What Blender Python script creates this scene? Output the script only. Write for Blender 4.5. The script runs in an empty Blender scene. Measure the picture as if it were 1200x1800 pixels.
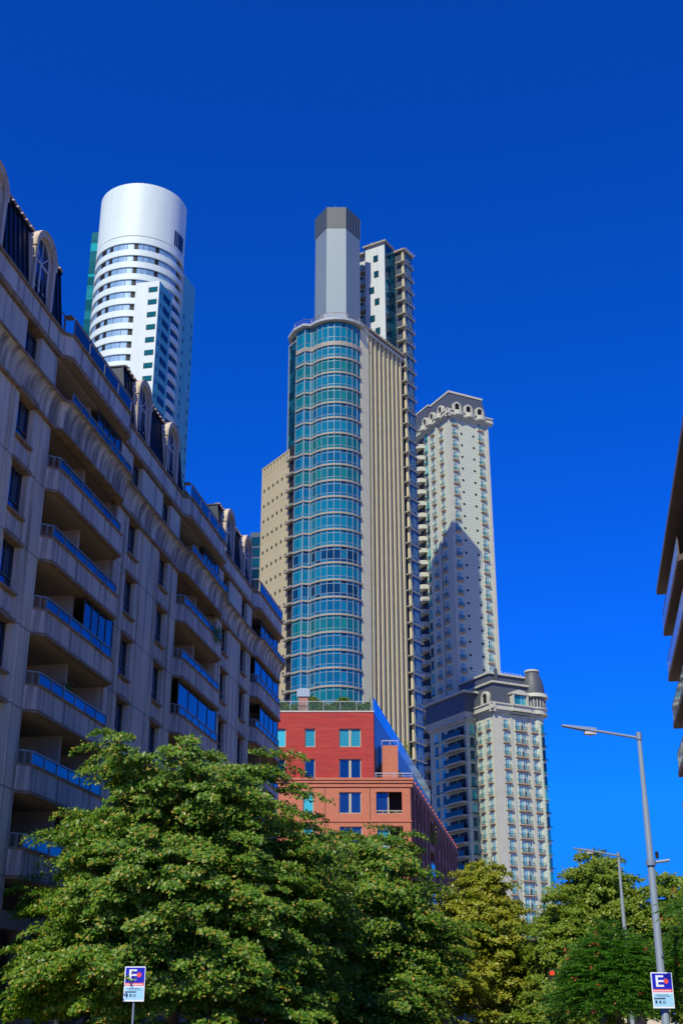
import bpy, bmesh, math, random
import numpy as np
from mathutils import Vector, Matrix
R = math.radians
SC = bpy.context.scene
C = SC.collection

# ------------------------------------------------------------------ camera, sky, sun, exposure
cam_d = bpy.data.cameras.new('camera'); cam = bpy.data.objects.new('camera', cam_d); C.objects.link(cam)
cam_d.sensor_fit = 'VERTICAL'; cam_d.sensor_height = 36.0; cam_d.lens = 43.0
cam_d.clip_start = 0.1; cam_d.clip_end = 6000
cam.location = (0, 0, 1.6); cam.rotation_euler = (R(90 + 22.6), 0, 0)
SC.camera = cam

SUN_AZ, SUN_EL = 20.5, 46.0          # azimuth the light travels towards (from +Y to +X), elevation
w = bpy.data.worlds.new('World'); SC.world = w; w.use_nodes = True
nt = w.node_tree; nt.nodes.clear()
sky = nt.nodes.new('ShaderNodeTexSky'); sky.sky_type = 'NISHITA'; sky.sun_disc = False
sky.sun_elevation = R(SUN_EL); sky.sun_rotation = R(180 + SUN_AZ)
sky.altitude = 2500; sky.air_density = 1.0; sky.dust_density = 0.0; sky.ozone_density = 6.0
tint = nt.nodes.new('ShaderNodeMix'); tint.data_type = 'RGBA'; tint.blend_type = 'MULTIPLY'
tint.inputs[0].default_value = 1.0; tint.inputs[7].default_value = (0.02, 0.46, 1.46, 1)
bg = nt.nodes.new('ShaderNodeBackground'); bg.inputs[1].default_value = 0.15
wo = nt.nodes.new('ShaderNodeOutputWorld')
nt.links.new(sky.outputs[0], tint.inputs[6]); 
cap = nt.nodes.new('ShaderNodeMix'); cap.data_type = 'RGBA'; cap.blend_type = 'DARKEN'; cap.inputs[0].default_value = 1.0
cap.inputs[7].default_value = (1.0, 1.75, 8.0, 1)
nt.links.new(tint.outputs[2], cap.inputs[6]); nt.links.new(cap.outputs[2], bg.inputs[0]); nt.links.new(bg.outputs[0], wo.inputs[0])

sd = bpy.data.lights.new('sun', 'SUN'); sd.energy = 5.0; sd.angle = R(0.5); sd.color = (1.0, 0.94, 0.70)
sun = bpy.data.objects.new('sun', sd); C.objects.link(sun)
ce = math.cos(R(SUN_EL))
sun.rotation_euler = Vector((math.sin(R(SUN_AZ)) * ce, math.cos(R(SUN_AZ)) * ce, -math.sin(R(SUN_EL)))).to_track_quat('-Z', 'Y').to_euler()
SC.view_settings.view_transform = 'Standard'; SC.view_settings.look = 'None'
SC.view_settings.exposure = 0.0; SC.view_settings.gamma = 1.0; SC.view_settings.use_curve_mapping = False
SC.cycles.max_bounces = 6

# ------------------------------------------------------------------ materials
MATS = {}
def mat(name, col, rough=0.7, metal=0.0, var=0.0, vscale=(1, 1, 1), ns=1.0, col2=None, bump=0.0, bscale=20.0,
        joints=None, island=None, emit=None, transl=None, alpha=None, spec=0.5, brick=None, streak=None):
    if name in MATS: return MATS[name]
    m = bpy.data.materials.new(name); m.use_nodes = True
    n = m.node_tree; N = n.nodes; L = n.links
    b = N['Principled BSDF']
    b.inputs['Roughness'].default_value = rough; b.inputs['Metallic'].default_value = metal
    b.inputs['Specular IOR Level'].default_value = spec
    c = N.new('ShaderNodeRGB'); c.outputs[0].default_value = (*col, 1); out = c.outputs[0]
    tc = N.new('ShaderNodeTexCoord')
    def mix(fac, a, bcol, kind='MIX'):
        x = N.new('ShaderNodeMix'); x.data_type = 'RGBA'; x.blend_type = kind
        if isinstance(fac, (int, float)): x.inputs[0].default_value = fac
        else: L.new(fac, x.inputs[0])
        L.new(a, x.inputs[6])
        if isinstance(bcol, tuple): x.inputs[7].default_value = (*bcol, 1)
        else: L.new(bcol, x.inputs[7])
        return x.outputs[2]
    def noise(scale, ns_, det=4, lo=.35, hi=.65):
        mp = N.new('ShaderNodeMapping'); mp.inputs['Scale'].default_value = scale; L.new(tc.outputs['Object'], mp.inputs[0])
        t = N.new('ShaderNodeTexNoise'); t.inputs['Scale'].default_value = ns_; t.inputs['Detail'].default_value = det
        L.new(mp.outputs[0], t.inputs['Vector'])
        r = N.new('ShaderNodeMapRange'); r.inputs[1].default_value = lo; r.inputs[2].default_value = hi
        L.new(t.outputs[0], r.inputs[0]); return r.outputs[0]
    if island:
        g = N.new('ShaderNodeNewGeometry'); rp = N.new('ShaderNodeValToRGB')
        e = rp.color_ramp.elements; rp.color_ramp.interpolation = 'LINEAR'
        while len(e) < len(island): e.new(0.5)
        for k, (p, cc) in enumerate(island): e[k].position = p; e[k].color = (*cc, 1)
        L.new(g.outputs['Random Per Island'], rp.inputs[0]); out = rp.outputs[0]
    if brick:
        bw, bh, c1, c2, cm = brick
        mp = N.new('ShaderNodeMapping'); L.new(tc.outputs['Object'], mp.inputs[0])
        # wrap x+y along the wall so both wall directions show courses
        sx = N.new('ShaderNodeSeparateXYZ'); L.new(mp.outputs[0], sx.inputs[0])
        ad = N.new('ShaderNodeMath'); ad.operation = 'ADD'; L.new(sx.outputs[0], ad.inputs[0]); L.new(sx.outputs[1], ad.inputs[1])
        cb = N.new('ShaderNodeCombineXYZ'); L.new(ad.outputs[0], cb.inputs[0]); L.new(sx.outputs[2], cb.inputs[1])
        bt = N.new('ShaderNodeTexBrick'); bt.inputs['Scale'].default_value = 1.0
        bt.inputs['Brick Width'].default_value = bw; bt.inputs['Row Height'].default_value = bh; bt.inputs['Mortar Size'].default_value = bh * .09
        bt.inputs['Color1'].default_value = (*c1, 1); bt.inputs['Color2'].default_value = (*c2, 1); bt.inputs['Mortar'].default_value = (*cm, 1)
        L.new(cb.outputs[0], bt.inputs['Vector']); out = bt.outputs[0]
    if var:
        c2 = col2 or tuple(x * .55 for x in col)
        f = noise(vscale, ns); mu = N.new('ShaderNodeMath'); mu.operation = 'MULTIPLY'; mu.inputs[1].default_value = var
        L.new(f, mu.inputs[0]); out = mix(mu.outputs[0], out, c2)
    if streak:
        amt, scol, sx_ = streak
        f = noise((sx_, sx_, sx_ * .07), 1.0, 5, .5, .72); mu = N.new('ShaderNodeMath'); mu.operation = 'MULTIPLY'; mu.inputs[1].default_value = amt
        L.new(f, mu.inputs[0]); out = mix(mu.outputs[0], out, scol)
    if joints:
        for axis, per, off, wid, jc in joints:
            s_ = N.new('ShaderNodeSeparateXYZ'); L.new(tc.outputs['Object'], s_.inputs[0])
            if axis == 'h':
                a = N.new('ShaderNodeMath'); a.operation = 'ADD'; L.new(s_.outputs[0], a.inputs[0]); L.new(s_.outputs[1], a.inputs[1]); src = a.outputs[0]
            else: src = s_.outputs[2]
            o_ = N.new('ShaderNodeMath'); o_.operation = 'SUBTRACT'; o_.inputs[1].default_value = off; L.new(src, o_.inputs[0])
            md = N.new('ShaderNodeMath'); md.operation = 'FLOORED_MODULO'; md.inputs[1].default_value = per; L.new(o_.outputs[0], md.inputs[0])
            lt = N.new('ShaderNodeMath'); lt.operation = 'LESS_THAN'; lt.inputs[1].default_value = wid; L.new(md.outputs[0], lt.inputs[0])
            out = mix(lt.outputs[0], out, jc)
    L.new(out, b.inputs['Base Color'])
    if bump:
        t = N.new('ShaderNodeTexNoise'); t.inputs['Scale'].default_value = bscale; t.inputs['Detail'].default_value = 4; L.new(tc.outputs['Object'], t.inputs['Vector'])
        bp = N.new('ShaderNodeBump'); bp.inputs['Strength'].default_value = bump; bp.inputs['Distance'].default_value = .05
        L.new(t.outputs[0], bp.inputs['Height']); L.new(bp.outputs[0], b.inputs['Normal'])
    if emit: b.inputs['Emission Color'].default_value = (*emit[0], 1); b.inputs['Emission Strength'].default_value = emit[1]
    if alpha is not None:
        tr = N.new('ShaderNodeBsdfTransparent'); tr.inputs[0].default_value = (*alpha[1], 1)
        ms = N.new('ShaderNodeMixShader'); ms.inputs[0].default_value = alpha[0]
        L.new(tr.outputs[0], ms.inputs[1]); L.new(b.outputs[0], ms.inputs[2]); L.new(ms.outputs[0], N['Material Output'].inputs[0])
    if transl:
        tr = N.new('ShaderNodeBsdfTranslucent'); x = mix(1.0, out, transl[1], 'MULTIPLY'); L.new(x, tr.inputs[0])
        ms = N.new('ShaderNodeMixShader'); ms.inputs[0].default_value = transl[0]
        L.new(b.outputs[0], ms.inputs[1]); L.new(tr.outputs[0], ms.inputs[2]); L.new(ms.outputs[0], N['Material Output'].inputs[0])
    MATS[name] = m; return m

# ------------------------------------------------------------------ mesh helpers
class Fr:
    """a facade frame: t runs left to right as seen from outside, o points outward"""
    def __init__(s, x, y, az):
        a = R(az); s.x, s.y, s.az = x, y, az; s.d = (math.sin(a), math.cos(a)); s.n = (math.cos(a), -math.sin(a))
    def p(s, t, o=0, z=0): return (s.x + s.d[0]*t + s.n[0]*o, s.y + s.d[1]*t + s.n[1]*o, z)
    def rz(s): return R(90 - s.az)
    def sub(s, t, o=0, daz=0): q = s.p(t, o); return Fr(q[0], q[1], s.az + daz)
ID = Fr(0, 0, 90)     # t = +x, o = -y

class MB:
    def __init__(s, fr=None): s.v = []; s.f = []; s.m = []; s.fr = fr or ID
    def add(s, vs, fs, m=0):
        k = len(s.v); s.v += vs; s.f += [tuple(i + k for i in f) for f in fs]; s.m += [m] * len(fs)
    def box(s, t0, t1, o0, o1, z0, z1, m=0, fr=None):
        fr = fr or s.fr
        vs = [fr.p(t, o, z) for z in (z0, z1) for t, o in ((t0, o0), (t1, o0), (t1, o1), (t0, o1))]
        s.add(vs, [(0, 1, 2, 3), (7, 6, 5, 4), (0, 4, 5, 1), (1, 5, 6, 2), (2, 6, 7, 3), (3, 7, 4, 0)], m); return s
    def quad(s, pts, m=0, fr=None):
        fr = fr or s.fr; s.add([fr.p(*q) for q in pts], [tuple(range(len(pts)))], m); return s
    def prism(s, poly, z0, z1, m=0, fr=None, top=None):
        """poly in (t,o); top: optional other polygon for the upper ring"""
        fr = fr or s.fr; n = len(poly); tp = top or poly
        vs = [fr.p(a, b, z0) for a, b in poly] + [fr.p(a, b, z1) for a, b in tp]
        s.add(vs, [tuple(range(n)), tuple(range(2*n - 1, n - 1, -1))] + [(i, (i+1) % n, n + (i+1) % n, n + i) for i in range(n)], m); return s
    def strip(s, prof, path, m=0, closed=False, cap=True):
        """sweep an (o,z) profile along rings: path = list of functions (o)->(x,y)"""
        k = len(s.v); n = len(prof); q = len(path)
        for fn in path:
            for o, z in prof: x, y = fn(o); s.v.append((x, y, z))
        for i in range(q if closed else q - 1):
            j = (i + 1) % q
            for a in range(n - 1):
                s.f.append((k + i*n + a, k + j*n + a, k + j*n + a + 1, k + i*n + a + 1)); s.m.append(m)
        if cap and not closed:
            s.f.append(tuple(k + a for a in range(n))); s.m.append(m)
            s.f.append(tuple(k + (q-1)*n + a for a in range(n))); s.m.append(m)
        return s
    def tube(s, pts, rad, seg=8, m=0):
        pts = [Vector(p) for p in pts]; k = len(s.v); n = len(pts)
        if not isinstance(rad, (list, tuple)): rad = [rad] * n
        up0 = None
        for i, p in enumerate(pts):
            d = (pts[min(i+1, n-1)] - pts[max(i-1, 0)]).normalized()
            if up0 is None: up0 = Vector((0, 0, 1)) if abs(d.z) < .9 else Vector((1, 0, 0))
            a = d.cross(up0).normalized(); b = d.cross(a).normalized(); up0 = b.cross(d) if False else up0
            for j in range(seg):
                t = 2*math.pi*j/seg; q = p + (a*math.cos(t) + b*math.sin(t)) * rad[i]; s.v.append(tuple(q))
        for i in range(n-1):
            for j in range(seg):
                j2 = (j+1) % seg; s.f.append((k+i*seg+j, k+i*seg+j2, k+(i+1)*seg+j2, k+(i+1)*seg+j)); s.m.append(m)
        s.f.append(tuple(k+j for j in range(seg))); s.m.append(m)
        s.f.append(tuple(k+(n-1)*seg+j for j in range(seg))); s.m.append(m); return s
    def cyl(s, x, y, z0, z1, r0, r1=None, seg=32, m=0):
        r1 = r0 if r1 is None else r1; k = len(s.v)
        for z, r in ((z0, r0), (z1, r1)):
            for j in range(seg): t = 2*math.pi*j/seg; s.v.append((x + r*math.cos(t), y + r*math.sin(t), z))
        for j in range(seg): j2 = (j+1) % seg; s.f.append((k+j, k+j2, k+seg+j2, k+seg+j)); s.m.append(m)
        s.f.append(tuple(k+j for j in range(seg))); s.f.append(tuple(k+seg+j for j in range(seg))); s.m += [m, m]; return s
    def lathe(s, x, y, prof, seg=32, m=0, a0=0, a1=360):
        k = len(s.v); n = len(prof); full = (a1 - a0) == 360; q = seg if full else seg + 1
        for j in range(q):
            t = R(a0 + (a1-a0)*j/seg)
            for r, z in prof: s.v.append((x + r*math.cos(t), y + r*math.sin(t), z))
        for j in range(seg):
            j2 = (j+1) % q
            for a in range(n-1): s.f.append((k+j*n+a, k+j2*n+a, k+j2*n+a+1, k+j*n+a+1)); s.m.append(m)
        return s
    def build(s, name, mats, parent=None, origin=None, smooth=False):
        me = bpy.data.meshes.new(name)
        o = origin or (0, 0, 0)
        v = [(a-o[0], b-o[1], c-o[2]) for a, b, c in s.v] if origin else s.v
        me.from_pydata(v, [], s.f)
        if not isinstance(mats, (list, tuple)): mats = [mats]
        for m in mats: me.materials.append(m)
        if len(mats) > 1: me.polygons.foreach_set('material_index', s.m)
        if smooth: me.polygons.foreach_set('use_smooth', [True]*len(s.f))
        me.update()
        ob = bpy.data.objects.new(name, me); C.objects.link(ob)
        if parent is not None: ob.parent = parent
        if origin: ob.location = origin
        return ob

def tag(o, label=None, cat=None, group=None, kind=None):
    if label: o['label'] = label
    if cat: o['category'] = cat
    if group: o['group'] = group
    if kind: o['kind'] = kind
    return o
def thing(name, label, cat, loc, group=None):
    """Empty at the thing's base; parts are built in world metres and offset back"""
    o = bpy.data.objects.new(name, None); C.objects.link(o); o.location = loc; o.empty_display_size = .5
    return tag(o, label, cat, group)
def off(ob, root):         # part built in world coordinates -> local to the root
    ob.location = Vector(ob.location) - Vector(root.location); return ob
def part(mb, name, mats, root, smooth=False):
    """mesh coordinates are world; rebase on the root's location"""
    l = root.location; s = [(a-l[0], b-l[1], c-l[2]) for a, b, c in mb.v]; mb.v = s
    return mb.build(name, mats, root, smooth=smooth)
def subpart(mb, name, mats, par, base, smooth=False):
    mb.v = [(a-base[0], b-base[1], c-base[2]) for a, b, c in mb.v]
    return mb.build(name, mats, par, smooth=smooth)
def copy_tree(o, parent=None):
    c = o.copy(); C.objects.link(c)
    if parent is not None: c.parent = parent
    for ch in list(o.children):
        d = ch.copy(); C.objects.link(d); d.parent = c
        for g in list(ch.children): e = g.copy(); C.objects.link(e); e.parent = d
    return c
rnd = random.Random(7)
#MATERIALS
stone = mat('stained_stone', (.68, .56, .40), .85, var=.5, vscale=(.5, .5, .3), ns=1.2, col2=(.46, .40, .32), streak=(.7, (.09, .08, .075), 2.2),
            joints=[('z', 2.97, .35, .035, (.07, .06, .055)), ('h', 1.58, .3, .02, (.13, .11, .10))], bump=.3, bscale=14)
stone_plain = mat('stained_parapet_stone', (.66, .55, .42), .85, var=.6, vscale=(.6, .6, .2), ns=1.5, col2=(.40, .33, .29), streak=(.85, (.07, .065, .06), 3.0), bump=.3, bscale=14)
stone_cove = mat('streaked_cove_stone', (.68, .57, .43), .85, var=.8, vscale=(1.6, 1.6, .05), ns=1.4, col2=(.10, .09, .085), streak=(.7, (.05, .045, .045), 2.0), bump=.3)
trim = mat('ochre_trim', (.36, .22, .11), .8, var=.6, ns=3, col2=(.08, .055, .04))
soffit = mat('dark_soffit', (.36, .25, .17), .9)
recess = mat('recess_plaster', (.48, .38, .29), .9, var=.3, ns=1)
navy = mat('navy_roof_metal', (.012, .02, .035), .45, metal=.3)
bronze = mat('bronze_frame', (.10, .075, .055), .45, metal=.4)
railm = mat('railing_metal', (.30, .27, .22), .45, metal=.5)
glassd = mat('dark_window_glass', (.03, .09, .22), .06, metal=.75, island=[(0, (.012, .045, .11)), (.5, (.03, .11, .24)), (1, (.015, .025, .045))])
glassb = mat('blue_balcony_glass', (.12, .33, .60), .05, metal=.85, island=[(0, (.015, .06, .10)), (1, (.03, .13, .19))])
white_f = mat('white_window_frame', (.62, .60, .55), .6)

# ------------------------------------------------------------------ setting
AZ = 9.8                                  # the street runs this way
st = Fr(0, 0, AZ)                         # t along the street, o to the right of the camera line
asphalt = mat('asphalt', (.05, .05, .052), .9, var=.5, ns=.8, bump=.4, bscale=60)
pave = mat('pavement_tiles', (.42, .37, .31), .9, var=.3, ns=.6, joints=[('z', 9, 0, 0, (0, 0, 0))])
ground_m = mat('ground_soil', (.36, .31, .24), .95, var=.3, ns=.05)
paint = mat('road_paint', (.75, .75, .72), .7)
m = MB(); m.quad([(-3000, 3000, -.01), (3000, 3000, -.01), (3000, -3000, -.01), (-3000, -3000, -.01)])
tag(m.build('ground', ground_m), kind='structure')
m = MB(st); m.quad([(-60, -10.4, 0), (600, -10.4, 0), (600, 1.6, 0), (-60, 1.6, 0)]); tag(m.build('road', asphalt), kind='structure')
m = MB(st); m.box(-60, 600, -19.0, -10.4, 0, .13); tag(m.build('left_pavement', pave), kind='structure')
m = MB(st); m.box(-60, 600, 1.6, 7.2, 0, .13); tag(m.build('right_pavement', pave), kind='structure')
m = MB(st)
for k in range(40): m.quad([(k*8, -4.5, .004), (k*8+3, -4.5, .004), (k*8+3, -4.35, .004), (k*8, -4.35, .004)])
tag(m.build('lane_markings', paint), kind='structure')

# ------------------------------------------------------------------ left apartment building
LBX, LBY = st.p(36, -19.2)[:2]
LB = thing('apartment_building', 'long grey stone apartment block in shade with stacked balconies, dark mansard roof and arched dormers', 'building', (LBX, LBY, 0))
W = Fr(*st.p(0, -19.2)[:2], AZ)           # wall plane: t = metres along the street
S0, S1 = 32.4, 84.0
BAYS = [(41.9, 50.0), (59.5, 67.6), (76.0, 83.6)]
STR = [(32.4, 41.9, [34.75, 39.55]), (50.0, 59.5, [52.35, 57.15]), (67.6, 76.0, [69.4, 74.0]), (83.6, S1, [])]
BK = [24.07 - 2.97*k for k in range(7)]   # slab undersides, 24.07 ... 6.25
m = MB(W)
hw = .72
for a, b, cols in STR:
    xs = [a] + [q for c_ in cols for q in (c_-hw, c_+hw)] + [b]
    for i in range(0, len(xs), 2): m.box(xs[i], xs[i+1], -.4, 0, 5.2, 27.2)
    for c_ in cols:
        m.box(c_-hw, c_+hw, -.55, -.34, 5.2, 27.2)          # back of the window recess
        m.box(c_-hw-.62, c_-hw-.54, 0, .05, 5.2, 24.0)      # thin pilaster edges
        m.box(c_+hw+.54, c_+hw+.62, 0, .05, 5.2, 24.0)
m.box(S0, S1, -13, -12.6, 0, 27.2)
m.box(S0, S0+.4, -12.6, -.4, 0, 27.2); m.box(S1-.4, S1, -12.6, -.4, 0, 27.2)
part(m, 'wall', stone, LB)
# one window with its panes, copied to every opening
def lb_window(par, w_=1.36, h_=1.9, lintel=True):
    m = MB(); a = w_/2
    m.fr = m.fr; m.box(-a, -a+.07, -.08, .02, 0, h_); m.box(a-.07, a, -.08, .02, 0, h_); m.box(-a+.07, a-.07, -.08, .02, 0, .07); m.box(-a+.07, a-.07, -.08, .02, h_-.07, h_)
    m.box(-.035, .035, -.07, .015, .5, h_-.07); m.box(-a+.07, a-.07, -.07, .018, .5, .57)
    o = m.build('window', bronze, par)
    g = MB(); g.quad([(-a+.07, -.03, .07), (a-.07, -.03, .07), (a-.07, -.03, .5), (-a+.07, -.03, .5)])
    g.quad([(-a+.07, -.03, .57), (-.035, -.03, .57), (-.035, -.03, h_-.07), (-a+.07, -.03, h_-.07)])
    g.quad([(.035, -.05, .57), (a-.07, -.05, .57), (a-.07, -.05, h_-.07), (.035, -.05, h_-.07)], 1)
    g.build('pane', [glassd, glassd], o)
    s_ = MB(); s_.box(-hw-.02, hw+.02, -.08, .32, -.1, 0); s_.build('sill', trim, o)
    if lintel:
        s_ = MB(); s_.box(-hw-.1, hw+.1, -.08, .34, 1.83, 1.99); s_.build('lintel', trim, o)
        s_ = MB(); s_.box(-hw+.02, hw-.02, -.12, .16, -.98, -.101); s_.box(-hw+.16, hw-.16, .16, .22, -.84, -.24); s_.build('spandrel_panel', stone_plain, o)
    return o
win0 = win1 = None
for a, b, cols in STR:
    for c_ in cols:
        for k in range(8):
            lo = 27.04 - 2.97*k - 1.93
            if lo < 5.4: continue
            if k == 0:
                if win1 is None: o = win1 = lb_window(LB, h_=1.8, lintel=False)
                else: o = copy_tree(win1, LB)
            elif win0 is None: win0 = lb_window(LB); o = win0
            else: o = copy_tree(win0, LB)
            x, y, _ = W.p(c_, -.22); o.location = (x-LBX, y-LBY, lo if k else lo+.05); o.rotation_euler = (0, 0, W.rz())
# bay recesses
for a, b in BAYS:
    m = MB(W)
    for k in range(8):
        z0 = BK[k-1] if k else 27.04
        zf = z0 - 2.97
        if k == 0: zf = 24.07
        m.box(a, b, -2.3, -2.1, zf+.2, z0)                  # back wall
        m.box(a, b, -2.1, 0, z0, z0+.2) if k == 0 else None
        m.box(a-.2, a, -2.1, -.4, zf, z0); m.box(b, b+.2, -2.1, -.4, zf, z0)
        m.box(a+4.3, a+4.55, -2.1, -.25, zf+.2, z0)         # divider
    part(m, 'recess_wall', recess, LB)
for a, b in BAYS:
    for k in range(8):
        zf = (BK[k-1] - 2.97 if k else 24.07) + .22
        for t0, t1 in ((a+.6, a+3.6), (a+5.2, b-.6)):
            if t1 < 34: continue
            m = MB(W); m.box(t0, t1, -2.1, -2.04, zf, zf+2.2); part(m, 'balcony_door', glassd, LB)
CH = .38
def bay_poly(o0, ext, L=8.1, back=-2.05): return [(0, back), (0, 0), (CH, ext), (L-CH, ext), (L, 0), (L, back)]
def front(mm, L, ext, th, z0, z1, mi=0, ins=0):
    """a wall that follows the chamfered front of a bay"""
    pts = [(ins, -.05), (ins, 0), (CH+ins*.3, ext), (L-CH-ins*.3, ext), (L-ins, 0), (L-ins, -.05)]
    for (x0, y0), (x1, y1) in zip(pts[1:], pts[2:-1] + [pts[-2]]):
        pass
    q = [(ins, 0), (CH+ins*.4, ext), (L-CH-ins*.4, ext), (L-ins, 0)]
    qi = [(ins+th, -th*.2), (CH+ins*.4+th*.6, ext-th), (L-CH-ins*.4-th*.6, ext-th), (L-ins-th, -th*.2)]
    for i in range(3): mm.prism([q[i], q[i+1], qi[i+1], qi[i]], z0, z1, mi)
def balcony(L, par):
    m = MB(); E = .43
    m.prism([(0, -2.1), (0, 0), (CH, E), (L-CH, E), (L, 0), (L, -2.1)], .05, .24, 0)
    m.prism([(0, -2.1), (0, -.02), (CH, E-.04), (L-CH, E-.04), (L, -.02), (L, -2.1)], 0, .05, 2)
    front(m, L, E+.05, .2, -.03, .10, 1); front(m, L, E, .16, .24, .98); front(m, L, E+.07, .26, .98, 1.07, 1)
    o = m.build('balcony', [stone_plain, trim, soffit], par)
    r = MB(); front(r, L, E-.03, .06, 1.52, 1.57, 0, .06); n = 8
    pts = [(.08, 0), (CH*.5+.04, E*.5-.03)] + [(CH+.04+(L-2*CH-.08)*i/6, E-.08) for i in range(7)] + [(L-.08, 0)]
    for t, q in pts: r.box(t-.03, t+.03, q-.03, q+.03, 1.07, 1.52)
    for t in (.14, .22, .3): r.box(t-.01, t+.01, t*1.2-.05, t*1.2-.03, 1.07, 1.52)
    r.build('railing', railm, o)
    g = MB()
    for i in range(6):
        t0 = CH+.1+(L-2*CH-.08)*i/6; t1 = t0+(L-2*CH-.08)/6-.12
        g.box(t0, t1, E-.09, E-.075, 1.12, 1.5)
    g.build('glass_panel', glassb, o); return o
bal = {}
def place_balcony(a, L, z):
    key = round(L, 2)
    if key not in bal: o = bal[key] = balcony(L, LB)
    else: o = copy_tree(bal[key], LB)
    x, y, _ = W.p(a, 0); o.location = (x-LBX, y-LBY, z); o.rotation_euler = (0, 0, W.rz())
for a, b in BAYS:
    for k in range(1, 7): place_balcony(a, b-a, BK[k])
# swept cove cornice with the flared top balconies, and the upper parapet band
def path(ext):
    P = [(S0, 0)]
    for a, b in BAYS: P += [(a, 0), (a+CH, ext), (b-CH, ext), (b, 0)]
    P.append((S1, 0)); return P
def sweep(m, prof, ext, mi=0, lim=None):
    P = path(ext); fns = []
    for i, (t, o) in enumerate(P): fns.append(lambda q, t=t, o=o: W.p(t, o+q)[:2])
    m.strip(prof, fns, mi)
m = MB(W)
cove = [(-.3, 23.95), (.10, 23.95), (.10, 24.12)] + [(.10 + .34*(1-math.cos(R(x))), 24.12 + .9*math.sin(R(x))) for x in range(0, 91, 15)] + [(.44, 25.02), (-.3, 25.02)]
sweep(m, cove, .26)
part(m, 'cove_cornice', stone_cove, LB)
m = MB(W)
sweep(m, [(-.3, 25.022), (.50, 25.022), (.50, 25.14), (-.3, 25.14)], .26)
sweep(m, [(-.3, 23.84), (.16, 23.84), (.16, 23.95), (-.3, 23.95)], .26)
sweep(m, [(-.4, 27.1), (.14, 27.1), (.19, 27.28), (-.4, 27.28)], .36)
sweep(m, [(-.4, 28.24), (.18, 28.24), (.18, 28.36), (-.4, 28.36)], .36)
part(m, 'cornice_trim', trim, LB)
m = MB(W); sweep(m, [(-.4, 27.28), (.08, 27.28), (.08, 28.24), (-.4, 28.24)], .36); part(m, 'roof_parapet', stone_plain, LB)
m = MB(W)                                                     # floor of the flared balcony and its soffit, slab over it
for a, b in BAYS:
    L = b-a
    for z0, z1, e in ((24.0, 24.2, .30), (27.1, 27.27, .40)):
        m.prism([(a+.02, -2.1), (a+.02, -.1), (a+CH, e), (b-CH, e), (b-.02, -.1), (b-.02, -2.1)], z0-.02, z1)
m.box(S0, S1, -12.6, -.4, 27.3, 27.5)
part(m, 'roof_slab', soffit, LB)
for a, b in BAYS:
    m = MB(W)
    for i in range(9):
        t = a+CH+(b-a-2*CH)*i/8; m.box(t-.03, t+.03, .64, .69, 25.14, 25.5)
        m.box(t-.03, t+.03, .42, .47, 28.36, 29.1) if i % 2 == 0 else None
    m.box(a+CH, b-CH, .63, .69, 25.5, 25.56); m.box(a+CH, b-CH, .42, .48, 29.1, 29.16)
    for t in (a+.02, a+.12, b-.12, b-.02): m.box(t-.02, t+.02, .1, .14, 28.36, 29.1)
    m.box(a-.3, a, .1, .14, 29.1, 29.15); m.box(a+.02, a+CH, .1, .42, 29.1, 29.15); m.box(b-CH, b, .1, .42, 29.1, 29.15)
    po = part(m, 'terrace_railing', railm, LB)
    m = MB(W)
    for i in range(8):
        t = a+CH+(b-a-2*CH)*i/8; w_ = (b-a-2*CH)/8-.1
        m.box(t+.05, t+w_, .655, .665, 25.16, 25.48)
    for i in range(4):
        t = a+CH+(b-a-2*CH)*i/4; m.box(t+.06, t+(b-a-2*CH)/4-.06, .44, .45, 28.42, 29.05)
    subpart(m, 'glass_panel', glassb, po, LB.location)
# enclosed balconies (glazing above the parapet)
for a, b, k, x0, x1 in [(41.9, 50, 3, 4.55, 8.0), (59.5, 67.6, 3, .5, 7.9), (59.5, 67.6, 4, 4.4, 7.9), (76, 83.6, 1, .3, 7.4), (76, 83.6, 2, 2.0, 7.4), (59.5, 67.6, 0, 4.4, 7.6), (41.9, 50, 0, 4.6, 7.6), (76, 83.6, 0, 2.2, 7.3)]:
    z0 = BK[k] + (1.07 if k else 1.1); z1 = (BK[k-1] if k else 27.0)
    f = MB(W); g = MB(W); n = 4; o_ = .22 if k else .1
    for i in range(n+1):
        t = a+x0+(x1-x0)*i/n; f.box(t-.03, t+.03, o_-.03, o_+.03, z0, z1)
        if i < n: g.quad([(t+.03, o_, z0+.05), (t+(x1-x0)/n-.03, o_, z0+.05), (t+(x1-x0)/n-.03, o_, z1-.05), (t+.03, o_, z1-.05)])
    f.box(a+x0, a+x1, o_-.03, o_+.03, z1-.06, z1-.01); f.box(a+x0, a+x1, o_-.03, o_+.03, z0, z0+.05)
    fo = part(f, 'balcony_glazing', bronze, LB); subpart(g, 'pane', glassb, fo, LB.location)
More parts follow.
